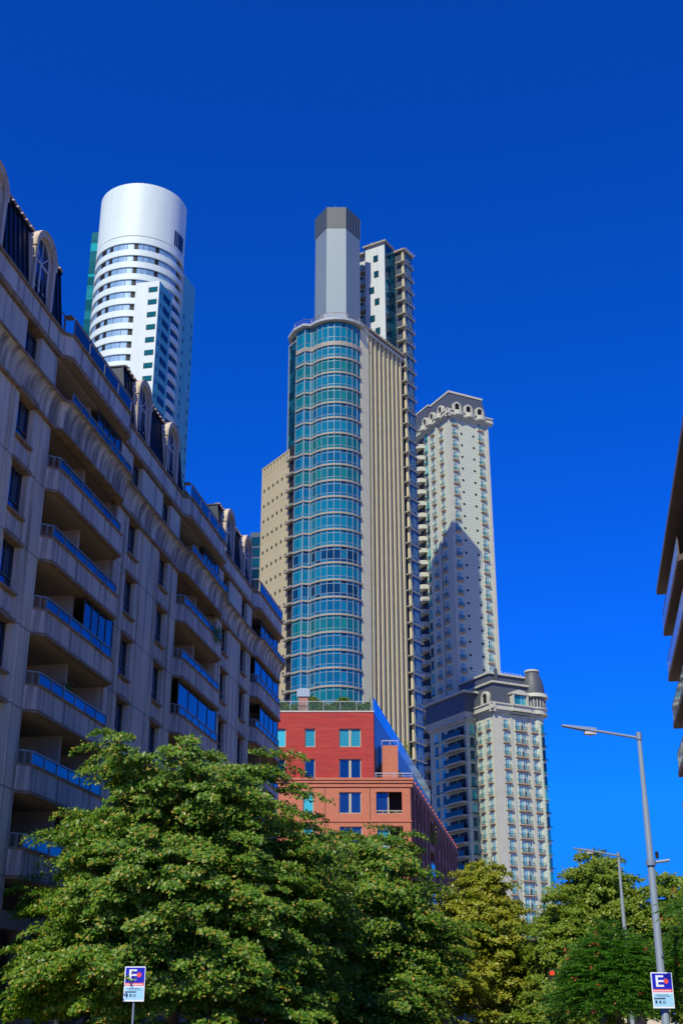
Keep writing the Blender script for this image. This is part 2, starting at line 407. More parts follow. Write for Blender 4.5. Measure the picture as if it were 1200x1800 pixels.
# mansard and dormers between the bays
for a, b, cols in STR[:-1]:
    ribs = MB(W)
    if a < S0+1: a = S0
    for z0, z1, o0, o1 in ((28.3, 31.2, .0, -.32),):
        ribs.add([W.p(a, o0, z0), W.p(b, o0, z0), W.p(b, o1, z1), W.p(a, o1, z1), W.p(a, -6, z0), W.p(b, -6, z0), W.p(b, -5.5, z1), W.p(a, -5.5, z1)],
                 [(0, 1, 2, 3), (4, 7, 6, 5), (0, 3, 7, 4), (1, 5, 6, 2), (3, 2, 6, 7)])
    n = int((b-a)/.42)
    for i in range(n+1):
        t = a+(b-a)*i/n; ribs.add([W.p(t-.03, .0, 28.3), W.p(t+.03, .0, 28.3), W.p(t+.03, .06, 28.3), W.p(t-.03, .06, 28.3), W.p(t-.03, -.32, 31.2), W.p(t+.03, -.32, 31.2), W.p(t+.03, -.26, 31.2), W.p(t-.03, -.26, 31.2)],
                 [(0, 1, 5, 4), (1, 2, 6, 5), (2, 3, 7, 6), (3, 0, 4, 7)])
    ribs.box(a-.05, b+.05, -5.6, -.2, 31.2, 31.28)
    mr = part(ribs, 'mansard_roof', navy, LB)
    m = MB(W)
    n = int((b-a)/.42)
    for i in range(n): t = a+(b-a)*(i+.5)/n; m.box(t-.16, t+.16, -.5, -.14, 31.28, 31.35)
    subpart(m, 'ridge_tile', mat('pale_ridge_tile', (.5, .36, .28), .7), mr, LB.location)
def arch(m, x, r, zb, zs, o0, o1, ri, mi=0, seg=14, fill=False):
    outer = [(x-r, zb), (x-r, zs)] + [(x-r*math.cos(math.pi*i/seg), zs+r*math.sin(math.pi*i/seg)) for i in range(1, seg)] + [(x+r, zs), (x+r, zb)]
    inner = [(x-ri, zb), (x-ri, zs)] + [(x-ri*math.cos(math.pi*i/seg), zs+ri*math.sin(math.pi*i/seg)) for i in range(1, seg)] + [(x+ri, zs), (x+ri, zb)]
    n = len(outer); fr = m.fr
    if fill:
        vs = [fr.p(a, o1, z) for a, z in inner]; m.add(vs, [tuple(range(n))], mi); return
    vs = [fr.p(a, o1, z) for a, z in outer] + [fr.p(a, o1, z) for a, z in inner] + [fr.p(a, o0, z) for a, z in outer] + [fr.p(a, o0, z) for a, z in inner]
    fs = []
    for i in range(n-1): fs += [(i, i+1, n+i+1, n+i), (i, 2*n+i, 2*n+i+1, i+1), (n+i, n+i+1, 3*n+i+1, 3*n+i)]
    fs += [(0, n, 3*n, 2*n), (n-1, 2*n-1, 4*n-1, 3*n-1)]
    m.add(vs, fs, mi)
dorm0 = None
for a, b, cols in STR:
    for c_ in cols:
        if c_ < 12: continue
        if dorm0 is None:
            m = MB(ID); arch(m, 0, 1.02, 28.3, 30.5, -2.2, .14, .80); arch(m, 0, 1.06, 30.4, 30.5, -2.2, .19, 1.0)
            d = dorm0 = m.build('dormer', stone_plain, LB)
            f = MB(ID); arch(f, 0, .80, 28.36, 30.5, -.12, -.05, .73)
            f.box(-.71, .71, -.12, -.05, 30.1, 30.18); f.box(-.71, .71, -.12, -.05, 28.36, 28.44); f.box(-.71, .71, -.11, -.06, 28.95, 29.0)
            f.box(-.03, .03, -.12, -.05, 28.4, 30.1)
            for t in (35, 90, 145):
                c1, s1 = math.cos(R(t)), math.sin(R(t)); nx, nz = -s1*.025, c1*.025
                f.add([f.fr.p(nx, -.05, 30.15+nz), f.fr.p(-nx, -.05, 30.15-nz), f.fr.p(.72*c1*1-nx, -.05, 30.15+1.04*s1-nz), f.fr.p(.72*c1+nx, -.05, 30.15+1.04*s1+nz)], [(0, 1, 2, 3)])
            f.build('window_frame', white_f, d)
            g = MB(ID); arch(g, 0, .80, 28.36, 30.5, -.1, -.09, .74, fill=True); g.build('pane', glassd, d)
        else: d = copy_tree(dorm0, LB)
        x, y, _ = W.p(c_, 0); d.location = (x-LBX, y-LBY, 0); d.rotation_euler = (0, 0, W.rz())
# roof terraces behind the bay railings: glazed pergola with an awning roof
pale = mat('pale_render', (.62, .58, .5), .8)
for a, b in BAYS:
    m = MB(W)
    for t in (a+3.5, a+5.6, b-.6):
        m.box(t-.04, t+.04, -1.0, -.92, 28.0, 30.1); m.box(t-.04, t+.04, -3.6, -3.52, 28.0, 31.0)
        m.add([W.p(t-.04, -1, 30.0), W.p(t+.04, -1, 30.0), W.p(t+.04, -3.6, 31), W.p(t-.04, -3.6, 31), W.p(t-.04, -1, 30.08), W.p(t+.04, -1, 30.08), W.p(t+.04, -3.6, 31.08), W.p(t-.04, -3.6, 31.08)],
              [(0, 1, 2, 3), (4, 5, 6, 7), (0, 3, 7, 4), (1, 2, 6, 5)])
    m.box(a+3.5, b-.6, -1.0, -.94, 30.0, 30.08)
    po = part(m, 'pergola', bronze, LB)
    g = MB(W); g.add([W.p(a+3.4, -.8, 30.1), W.p(b-.5, -.8, 30.1), W.p(b-.5, -3.7, 31.15), W.p(a+3.4, -3.7, 31.15), W.p(a+3.4, -.8, 30.14), W.p(b-.5, -.8, 30.14), W.p(b-.5, -3.7, 31.19), W.p(a+3.4, -3.7, 31.19)],
                     [(0, 1, 2, 3), (4, 5, 6, 7), (0, 1, 5, 4)]); subpart(g, 'awning', mat('grey_awning_cloth', (.32, .31, .30), .9), po, LB.location)
    m = MB(W); m.box(a+.1, b-.1, -4.2, -4.0, 27.5, 31.0); part(m, 'terrace_wall', pale, LB)
# ground floor
m = MB(W); m.box(S0, S1, -.5, -.1, 4.6, 5.2); m.box(S0, S1, -1.8, -1.6, 0, 4.6)
for k in range(18): t = S0+.2+k*2.86; m.box(t, t+.55, -.5, 0, 0, 4.6)
part(m, 'ground_floor_wall', mat('ochre_base_stone', (.34, .25, .17), .85, var=.4, ns=1), LB)
m = MB(W)
for k in range(17): t = S0+.9+k*2.86; m.box(t, t+2.0, -1.6, -1.52, .3, 3.6)
part(m, 'shopfront', glassd, LB)

# ------------------------------------------------------------------ white cylindrical tower
white_r = mat('white_render', (.62, .72, .70), .55, var=.35, vscale=(.5, .5, .03), ns=2, col2=(.50, .60, .62), joints=[('z', 3.3, .4, .05, (.48, .56, .58))])
wt_glass = mat('grey_ring_glass', (.2, .28, .42), .25, metal=.1, island=[(0, (.26, .42, .58)), (.85, (.18, .32, .48)), (.93, (.08, .12, .2)), (1, (.06, .2, .24))])
dk_win = mat('dark_opening', (.02, .018, .02), .5, spec=.2)
teal_g = mat('green_curtain_glass', (.0, .16, .16), .12, metal=.4, island=[(0, (.0, .10, .10)), (.6, (.01, .16, .15)), (.9, (.02, .3, .28)), (1, (.01, .45, .40))])
WX, WY, WR = -45.3, 233.0, 9.7
WT = thing('cylindrical_tower', 'white round tower with ringed windows and a blank white drum on top', 'building', (WX, WY, 0))
m = MB(); m.cyl(WX, WY, 0, 160.4, WR-.55, seg=96); part(m, 'core', mat('grey_core', (.25, .3, .38), .6), WT, True)
m = MB(); m.lathe(WX, WY, [(WR-.5, 160.0), (WR, 160.0), (WR, 173.9), (WR-.45, 173.9), (WR-.45, 173), (0, 173)], 96); part(m, 'drum', white_r, WT)
m = MB(); m.lathe(WX, WY, [(WR-.5, 158.0), (WR+.05, 158.0), (WR+.05, 159.75), (WR-.5, 159.75)], 96); part(m, 'ring_band', white_r, WT)
ring0 = win0_ = None
for k in range(45):
    z = 157.95 - 3.07*k
    if z < 20: break
    if ring0 is None:
        m = MB(); m.lathe(WX, WY, [(WR-.5, -3.07), (WR+.05, -3.07), (WR+.05, -1.6), (WR-.5, -1.6)], 96); ring0 = o = part(m, 'ring_band', white_r, WT)
        g = MB(); g.fr = ID; rr = random.Random(4)
        a = 0
        while a < 360:
            dark = rr.random() < .32; da = 5 if dark else rr.choice((7, 9, 12))
            if a+da > 360: da = 360-a
            t0, t1 = R(a+.25), R(a+da-.25); rad = WR-.2 if not dark else WR-.26
            n = 3; vs = []
            for i in range(n+1):
                t = t0+(t1-t0)*i/n; vs += [(WX+rad*math.cos(t), WY+rad*math.sin(t), -1.6), (WX+rad*math.cos(t), WY+rad*math.sin(t), 0)]
            g.add(vs, [(2*i, 2*i+2, 2*i+3, 2*i+1) for i in range(n)], 1 if dark else 0); a += da
        win0_ = part(g, 'ring_window', [wt_glass, dk_win], WT)
    else: o = ring0.copy(); C.objects.link(o)
    o.location = (0, 0, z)
    if k: q = win0_.copy(); C.objects.link(q); q.rotation_euler = (0, 0, 0)
    else: q = win0_
    q.location = (0, 0, z)
# block in front with a punched window column
KX, KY = -38.7, 221.8
FW = Fr(KX, KY, 16+90-4)         # front face frame; t negative runs to the left
SW = Fr(KX, KY, 16)              # side face frame; t runs away
def solid(m, pts, z0, z1, mi=0): m.add([(x, y, z) for z in (z0, z1) for x, y in pts], [(0, 1, 2, 3), (7, 6, 5, 4), (0, 4, 5, 1), (1, 5, 6, 2), (2, 6, 7, 3), (3, 7, 4, 0)], mi)
ZT = 147.4
m = MB()
pA, pB = (KX, KY), FW.p(-5.3)[:2]; pC = SW.p(11.7)[:2]; pD = (pB[0]+.276*11.7, pB[1]+.961*11.7)
solid(m, [pA, pB, pD, pC], 0, ZT)
q = SW.sub(11.7, .25); solid(m, [q.p(0)[:2], q.p(0, -6)[:2], q.p(6.4, -6)[:2], q.p(6.4)[:2]], 0, 156.6)
part(m, 'side_block', mat('white_side_render', (.58, .66, .66), .6, var=.2, vscale=(1, 1, .3), ns=.5), WT)
def wt_win(par):
    m = MB(); m.box(-1.0, 1.0, .02, .06, 0, 1.25); o = m.build('window', dk_win, par)
    g = MB(); g.box(-.9, -.42, .06, .09, .08, 1.17); g.box(-.36, .9, .06, .09, .08, 1.17); g.build('pane', teal_g, o); return o
w0 = None
for k in range(36):
    z = 144.7 - 3.07*k
    if w0 is None: w0 = o = wt_win(WT)
    else: o = copy_tree(w0, WT)
    x, y, _ = FW.p(-1.35, 0); o.location = (x-WX, y-WY, z); o.rotation_euler = (0, 0, FW.rz())
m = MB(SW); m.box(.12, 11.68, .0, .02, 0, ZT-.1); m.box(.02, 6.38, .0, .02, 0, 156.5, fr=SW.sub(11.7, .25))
part(m, 'side_shade_sheet', mat('teal_side_shade', (.12, .46, .52), .5, var=.25, vscale=(1, 1, .2), ns=.6, col2=(.06, .26, .32)), WT)  # thin teal sheet that paints the shade onto the white side walls
sh = mat('slot_glass', (.015, .04, .08), .15, metal=.3)
for k in range(38):
    z = 144.4 - 3.07*k; m = MB(SW)
    m.box(2.3, 5.6, .02, .1, z-.3, z+1.2); m.box(6.9, 10.4, .02, .1, z-.3, z+1.2); m.box(.9, 1.3, .02, .06, z, z+1.0)
    q = SW.sub(11.7, .25); m.box(.9, 1.3, .02, .06, z+1, z+2.1, fr=q); m.box(5.3, 5.7, .02, .06, z+1, z+2.1, fr=q)
    part(m, 'side_window', sh, WT)
m = MB()                                # dark louvres in the drum
for i, a in enumerate((-31, -26.5, -22, -19, -16, -13, -10)):
    t0, t1 = R(a-1.6), R(a+1.6); r_ = WR+.03
    m.add([(WX+r_*math.cos(t0), WY+r_*math.sin(t0), 160.6), (WX+r_*math.cos(t1), WY+r_*math.sin(t1), 160.6), (WX+r_*math.cos(t1), WY+r_*math.sin(t1), 164.6), (WX+r_*math.cos(t0), WY+r_*math.sin(t0), 164.6)], [(0, 1, 2, 3)])
part(m, 'louvre', mat('dark_louvre', (.01, .03, .06), .4), WT)
GX = Fr(-58.5, 240.0, 95); m = MB(GX)
for k in range(53):
    z = 172.6 - 3.07*k
    for j in range(3): m.box(j*2.2, j*2.2+2.14, -7, 0, z-2.2, z); m.box(j*2.2, j*2.2+2.14, -6.9, -.04, z-3.03, z-2.24)
part(m, 'glass_wing', teal_g, WT)

# ------------------------------------------------------------------ central high-rise
beige = mat('beige_concrete', (.44, .38, .23), .8, var=.3, vscale=(.3, .3, .1), ns=1.2, col2=(.36, .31, .19), joints=[('z', 3.205, 2.6, .06, (.27, .22, .16))])
beige_l = mat('light_beige_pier', (.60, .53, .32), .75, var=.2, ns=.5)
slab_m = mat('slab_edge', (.28, .26, .22), .6)
mull = mat('pale_mullion', (.26, .33, .38), .4, metal=.2)
ct_glass = mat('teal_panel_glass', (.0, .2, .3), .10, metal=.45,
               island=[(0, (.004, .03, .07)), (.2, (.005, .06, .12)), (.32, (.01, .22, .34)), (.65, (.015, .34, .50)), (1, (.03, .36, .44))])
ct_floor_glass = {}
blue_g = mat('blue_curtain_glass', (.01, .12, .28), .12, metal=.6, island=[(0, (.004, .04, .08)), (.5, (.008, .11, .19)), (1, (.015, .20, .28))])
CX, CY = -1.0, 209.4
CT = thing('glass_prow_tower', 'tall beige tower with curved teal glass front, vertical fins and grey rooftop shaft', 'building', (CX, CY+6, 0))
RZ = [122.1] + [118.7 - 3.205*k for k in range(36)]
RW = Fr(3.6, 206.9, 35)                   # right wing: t runs away to the right
LW = Fr(-8.7, 208.2, -32+180)             # left wing: t negative runs away to the left
# plan of the prow
RP = 5.26
prow = []
prow += [(-8.7, 208.2), (-7.0, 206.45), (-5.9, 206.8), (-5.35, 206.6)]
a0, a1 = 214, 331
for i in range(10):
    t = R(a0+(a1-a0)*i/9); prow.append((CX+RP*math.cos(t), CY+RP*math.sin(t)))
def inset(pts, d):
    out = []
    for i, (x, y) in enumerate(pts):
        x0, y0 = pts[max(i-1, 0)]; x1, y1 = pts[min(i+1, len(pts)-1)]
        dx, dy = x1-x0, y1-y0; l = math.hypot(dx, dy); out.append((x-dy/l*d, y+dx/l*d))
    return out
g_in = inset(prow, .0); s_out = inset(prow, -.22); g_back = inset(prow, .5)
ends = [(9.5, 214.5), (-4, 222)]
m = MB()                                   # building mass behind the glass
poly = g_back[1:] + [RW.p(.8, -1.75)[:2], RW.p(15.8, -1.75)[:2], (13.0, 224), (-9.6, 224), (-9.8, 211.2), LW.p(-.3, -.4)[:2]]
m.prism([(x, -y) for x, y in poly], 0, 127.2)
part(m, 'core', mat('dark_interior', (.03, .05, .07), .8), CT)
# floor-by-floor: slab and glass band
slab0 = None
Z_f = RZ + [RZ[-1]-3.205]
for k, z in enumerate(RZ):
    if z < 12: break
    h = (126.5 - 122.1) if k == 0 else (122.1-118.7 if k == 1 else 3.205)
    if k in (0, 2):
        m = MB(); m.prism([(x, -y) for x, y in s_out + g_back[::-1]], -.36 if k else -.9, 0); o = part(m, 'floor_slab', slab_m, CT)
        if k: slab0 = o
    elif k == 1:
        m = MB(); m.prism([(x, -y) for x, y in s_out + g_back[::-1]], -.42, 0); o = part(m, 'floor_slab', slab_m, CT)
    else: o = slab0.copy(); C.objects.link(o)
    o.location = (0, 0, z)
    g = MB(); f = MB(); top = z+h-(.9 if k == 1 else .36)
    if k == 0: top = z+h-.2
    for i in range(len(prow)-1):
        if i > 3 and i % 2 == 1: pass
        (xa, ya), (xb, yb) = g_in[i], g_in[i+1]
        for (u0, u1) in ((0, .5), (.5, 1)) if i < 1 else ((0, 1),):
            A = (xa+(xb-xa)*(u0+.02), ya+(yb-ya)*(u0+.02)); B = (xa+(xb-xa)*(u1-.02), ya+(yb-ya)*(u1-.02))
            zs = [z, z+.55, z+.62, top-.55, top-.5, top] if h < 4 else [z, z+1.0, z+1.05, top-1.1, top-1.05, top]
            j = rnd.uniform(-.03, .03)
            for q in (0, 2, 4): g.add([(A[0], A[1]+j, zs[q]), (B[0], B[1]-j, zs[q]), (B[0], B[1]-j, zs[q+1]), (A[0], A[1]+j, zs[q+1])], [(0, 1, 2, 3)])
    # island colour changes with each floor: blinds drawn or open
    shade = rnd.choice(['a', 'a', 'b', 'b', 'c', 'd'])
    if shade not in ct_floor_glass:
        isl = {'a': [(0, (.003, .12, .18)), (.15, (.004, .16, .25)), (.8, (.006, .21, .30)), (1, (.01, .25, .28))],
               'b': [(0, (.003, .05, .11)), (.12, (.004, .10, .19)), (.6, (.005, .15, .27)), (1, (.008, .20, .31))],
               'c': [(0, (.003, .02, .05)), (.45, (.004, .05, .12)), (.6, (.01, .12, .22)), (1, (.012, .20, .30))],
               'd': [(0, (.005, .09, .11)), (.3, (.006, .16, .18)), (1, (.015, .22, .19))]}[shade]
        ct_floor_glass[shade] = mat('teal_glass_' + {'a': 'bright', 'b': 'blue', 'c': 'deep', 'd': 'green'}[shade], (0, .2, .3), .12, metal=.2, island=isl)
    wn = part(g, 'window_band', ct_floor_glass[shade], CT)
    zs2 = (z+.55, top-.55) if h < 4 else (z+1.0, top-1.1)
    for i, (x, y) in enumerate(g_in):
        w_ = .09 if i in (1, 2) else .04
        if i == len(g_in)-1: continue
        (ox, oy) = s_out[i]; dx, dy = (ox-x), (oy-y); l = math.hypot(dx, dy); dx, dy = dx/l, dy/l; px, py = -dy, dx
        f.add([(x+px*w_-dx*.05, y+py*w_-dy*.05, zz) for zz in (z, top)] + [(x-px*w_-dx*.05, y-py*w_-dy*.05, zz) for zz in (z, top)] + [(x-px*w_+dx*.14, y-py*w_+dy*.14, zz) for zz in (z, top)] + [(x+px*w_+dx*.14, y+py*w_+dy*.14, zz) for zz in (z, top)],
              [(0, 1, 3, 2), (2, 3, 5, 4), (4, 5, 7, 6), (6, 7, 1, 0)])
    for zz in zs2:
        ins_ = inset(prow, -.04)
        f.prism([(x, -y) for x, y in ins_ + inset(prow, .05)[::-1]], zz, zz+.07)
    subpart(f, 'mullion', mull, wn, CT.location)
m = MB(); m.prism([(x, -y) for x, y in inset(prow, -.9) + [RW.p(.6, .3)[:2], RW.p(15.9, .3)[:2], (13.0, 224), (-9.6, 224), LW.p(-3.0, .3)[:2]]], 126.5, 127.0)
part(m, 'roof_slab', mat('grey_roof_edge', (.33, .36, .38), .6), CT)
m = MB()
rr_ = inset(prow, -.6)
m.tube([(x, y, 128.1) for x, y in rr_], .05, 5); m.tube([(x, y, 127.6) for x, y in rr_], .04, 5)
for x, y in rr_[::2]: m.tube([(x, y, 127.0), (x, y, 128.1)], .05, 5)
part(m, 'roof_railing', railm, CT)
# right wing: blank strip and fins
m = MB(RW); m.box(0, 2.9, -1.2, .1, 0, 128); part(m, 'beige_wall', mat('sun_lifted_concrete', (.74, .68, .42), .8, var=.2, vscale=(.3, .3, .1), ns=1.2, col2=(.64, .58, .37), joints=[('z', 3.205, 2.6, .05, (.42, .38, .26))]), CT)  # concrete tone lifted to paint stronger sun on this grazed face
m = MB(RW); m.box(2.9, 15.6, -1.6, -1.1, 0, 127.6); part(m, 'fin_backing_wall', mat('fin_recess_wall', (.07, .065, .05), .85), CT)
recs = [2.9 + i*(15.2-2.9)/8 for i in range(9)]
for i in range(1, 9):
    t = recs[i]; m = MB(RW); m.box(t-.86, t-.26, -1.1, .06, 0, 126.6)
    m.add([RW.p(t-.95, .06, 126.6), RW.p(t-.22, .06, 126.6), RW.p(t-.22, -1.1, 126.6), RW.p(t-.95, -1.1, 126.6), RW.p(t-.95, -.9, 127.8), RW.p(t-.22, -.9, 127.8), RW.p(t-.22, -1.1, 127.8), RW.p(t-.95, -1.1, 127.8)],
          [(0, 1, 5, 4), (1, 2, 6, 5), (3, 0, 4, 7), (4, 5, 6, 7)])
    part(m, 'fin', beige_l, CT)
for i in range(8):
    t0 = recs[i]+ (.1 if i == 0 else -.18); m = MB(RW)
    for k, z in enumerate(RZ[1:]):
        if z < 12: break
        m.box(t0+.05, t0+.62, -1.12, -.95, z+.9, z+2.9)
    part(m, 'slot_window', blue_g, CT)
m = MB(RW); m.box(-.2, 15.9, -2, .35, 127.6, 128.0)
for i in range(13): m.box(3+i*.95, 3.2+i*.95, .35, .75, 127.7, 127.85)
part(m, 'wing_parapet', slab_m, CT)
# right-end bay column running to full height
ZB = 154
m = MB(RW); m.box(16.2, 19.2, -5, .2, 0, ZB-.6); part(m, 'bay_core', mat('bay_core_dark', (.04, .06, .09), .8), CT)
m = MB(RW); m.box(16.0, 16.65, .0, .4, 0, ZB-.5); part(m, 'pier', beige_l, CT)
bay0 = None
zb = [z for z in [118.7+3.205*i for i in range(10, 0, -1)] + RZ[1:] if z > 12]
for k, z in enumerate(zb):
    if bay0 is None:
        m = MB(RW); m.box(15.3, 19.9, -1.2, .66, -.24, 0); m.box(15.3, 15.9, .66, .8, -.2, -.04)
        bay0 = o = part(m, 'bay_slab', slab_m, CT)
        g = MB(RW)
        for i in range(4): g.box(16.7+i*.64, 17.28+i*.64, .2, .5, .0, .75); g.box(16.7+i*.64, 17.28+i*.64, .2, .5, .82, 2.96)
        gw = subpart(g, 'bay_window', blue_g, o, CT.location)
        f = MB(RW); f.box(16.7, 19.2, .5, .54, .76, .82)
        for i in range(1, 4): f.box(16.64+i*.64, 16.70+i*.64, .46, .54, 0, 2.9)
        for i in range(4): f.box(16.7+i*1.0, 16.73+i*1.0, .6, .63, 0, .85)
        f.box(16.7, 19.8, .6, .63, .85, .88)
        subpart(f, 'mullion', mull, o, CT.location)
    else: o = copy_tree(bay0, CT)
    o.location = (0, 0, z)
m = MB(RW); m.box(15.6, 19.8, -4, .8, ZB-.4, ZB)
for i in range(6): m.box(15.8+i*.7, 15.92+i*.7, .8, 1.4, ZB-.3, ZB-.15)
part(m, 'bay_roof', slab_m, CT)
# left wing
m = MB(LW); m.box(-13.0, -1.8, -9, 0, 0, 99.6)
for i in range(9): m.box(-13+i*1.27, -13+i*1.27+.85, -.6, 0, 99.6, 101.6)
m.box(-13, -1.6, -9, -.6, 99.6, 102); m.box(-13.1, -1.5, -.9, .05, 101.7, 102)
part(m, 'left_wing', beige, CT)
small = []
for i in range(6):
    for k in range(26): small.append((-12.0+i*1.75, RZ[8]+.2-3.205*k+(.9 if i % 2 else 0)*0))
small = [q for q in small if q[1] > 14]
small.sort(key=lambda q: -q[1]); o0 = None
blk = mat('black_opening', (.01, .008, .006), .9)
rest = MB(LW)
for j, (t, z) in enumerate(small):
    if j < 100:
        if o0 is None: m = MB(); m.prism([(0, .0), (.42, .0), (.42, .03), (0, .03)], 0, .62); m.box(-.06, .0, 0, .05, -.05, .67); o0 = o = m.build('small_window', blk, CT)
        else: o = o0.copy(); C.objects.link(o)
        x, y, _ = LW.p(t, .0); o.location = (x-CT.location.x, y-CT.location.y, z); o.rotation_euler = (0, 0, LW.rz())
    else: rest.box(t, t+.42, 0, .03, z, z+.62)
tag(part(rest, 'small_window', blk, CT), kind='stuff')
# balconies between the left wing and the prow
m = MB(LW); m.box(-1.8, -1.2, -2.5, -.1, 0, 100.5); part(m, 'pier', beige_l, CT)
lb0 = None
for k, z in enumerate(RZ[7:]):
    if z < 12: break
    if lb0 is None:
        m = MB(LW); m.box(-2.3, .2, -1.5, .75, -.35, 0); lb0 = o = part(m, 'balcony_slab', slab_m, CT)
        g = MB(LW); g.box(-2.0, .0, .02, .06, .1, 2.8); subpart(g, 'loggia_opening', dk_win, o, CT.location)
    else: o = copy_tree(lb0, CT)
    o.location = (0, 0, z)
# glass return above the left wing
m = MB(LW)
for k in range(8):
    z = 100.6+k*3.0
    for i in range(3): m.box(-3.1+i*1.05, -2.12+i*1.05, -6, -.15, z+.05, z+1.4); m.box(-3.1+i*1.05, -2.12+i*1.05, -6, -.15, z+1.5, z+2.95)
part(m, 'side_glazing', blue_g, CT)
m = MB(LW); m.box(-3.25, -3.05, -6, 0, 100.6, 124.8); m.box(-3.3, .1, -6, .05, 124.6, 124.9); part(m, 'corner_trim', mull, CT)
# shaft on the roof
hexa = [(-3.06, 209.6), (.94, 209.6), (3.8, 213.6), (.94, 217.6), (-3.06, 217.6), (-5.4, 213.6)]
m = MB(); m.prism([(x, -y) for x, y in hexa], 127, 152); part(m, 'shaft', mat('grey_shaft_panel', (.19, .25, .29), .45, metal=.1, joints=[('z', 1.6, 0, .05, (.14, .18, .22)), ('h', 1.3, 0, .04, (.15, .19, .22))]), CT)
m = MB(); big = [(x+(x+1.06)*.012, y+(y-213.6)*.012) for x, y in hexa]; m.prism([(x, -y) for x, y in big], 152.05, 157.2)
crown = part(m, 'shaft_crown', mat('dark_louvre_panel', (.05, .07, .08), .5, joints=[('z', .42, 0, .14, (.02, .025, .03))]), CT)
m = MB()
for i in range(len(big)):
    (xa, ya), (xb, yb) = big[i], big[(i+1) % 6]; n = 5
    for j in range(n+1):
        x, y = xa+(xb-xa)*j/n, ya+(yb-ya)*j/n; r_ = .08 if j in (0, n) else .03; m.tube([(x, y, 152.05), (x, y, 157.25)], r_, 4)
m.tube([(-1.2, 214, 157), (-1.2, 214, 161)], .04, 4)
subpart(m, 'crown_rib', mull, crown, CT.location)
m = MB(); m.box(-3.6, 1.0, -209.3, -207.6, 127, 130.3); eb = part(m, 'roof_hut', mat('grey_hut', (.34, .36, .39), .6), CT)
m = MB(); m.box(-2.9, -1.5, -207.6, -207.5, 127.6, 129.8); m.box(-1.3, .2, -207.6, -207.5, 127.6, 129.8); subpart(m, 'hut_window', wt_glass, eb, CT.location)
# white upper block behind the shaft
UB = Fr(9.07, 218, 120)                   # front face, t negative to the left
US = Fr(9.07, 218, 35)
ub_m = mat('white_block_panel', (.52, .56, .56), .7, joints=[('z', 1.6, .3, .05, (.42, .44, .44)), ('h', 1.5, 0, .05, (.45, .47, .47))])
m = MB(); a = UB.p(-4.6)[:2]; b = UB.p(0)[:2]; c = US.p(5)[:2]; d = (a[0]+c[0]-b[0], a[1]+c[1]-b[1]); solid(m, [b, a, d, c], 126, 154.4)
m.box(-8.6, -4.6, -6, -1.4, 126, 154, fr=UB)
part(m, 'upper_block', ub_m, CT)
for t, z in ((-2.1, 151), (-2.0, 147.1), (-3.1, 143.4), (-1.9, 140.3), (-3.0, 136.5), (-1.8, 133.2)):
    m = MB(UB); m.box(t-.55, t+.55, .01, .05, z-.8, z+.8); wo_ = part(m, 'window', dk_win, CT)
    m = MB(UB); m.box(t-.45, t+.45, .05, .08, z-.7, z+.7); subpart(m, 'pane', blue_g, wo_, CT.location)
m = MB(US)
for k in range(9):
    for i in range(4): m.box(.15+i*1.05, 1.12+i*1.05, 0, .12, 126.4+k*3.1, 126.4+k*3.1+1.3); m.box(.15+i*1.05, 1.12+i*1.05, 0, .12, 127.8+k*3.1, 129.4+k*3.1)
part(m, 'side_glazing', blue_g, CT)
m = MB(UB); m.box(-5, .5, -6, .5, 154.4, 154.8); m.box(-9, -5, -6, -.3, 153.6, 154.0)
m.tube([(6.5, 222, 154.8), (6.5, 222, 157)], .2, 6)
part(m, 'block_roof', slab_m, CT)
for k in range(8):
    z = 149.2 - 3.205*k
    m = MB(UB); m.box(-8.4, -4.65, -1.4, -.1, z-.3, z); m.box(-4.7, -4.6, -1.4, 0, z, z+2.9)
    if k == 0: m.box(-8.4, -4.65, -.2, -.12, z+1.0, z+1.2)
    bo = part(m, 'loggia_slab', slab_m, CT)
    m = MB(UB); m.box(-8.3, -4.7, -.16, -.12, z, z+1.0); subpart(m, 'loggia_glass', mat('pale_loggia_glass', (.25, .42, .42), .2, metal=.3), bo, CT.location)
    m = MB(UB); m.box(-8.3, -5.9, -1.36, -1.3, z+.2, z+2.5); subpart(m, 'loggia_door', teal_g, bo, CT.location)

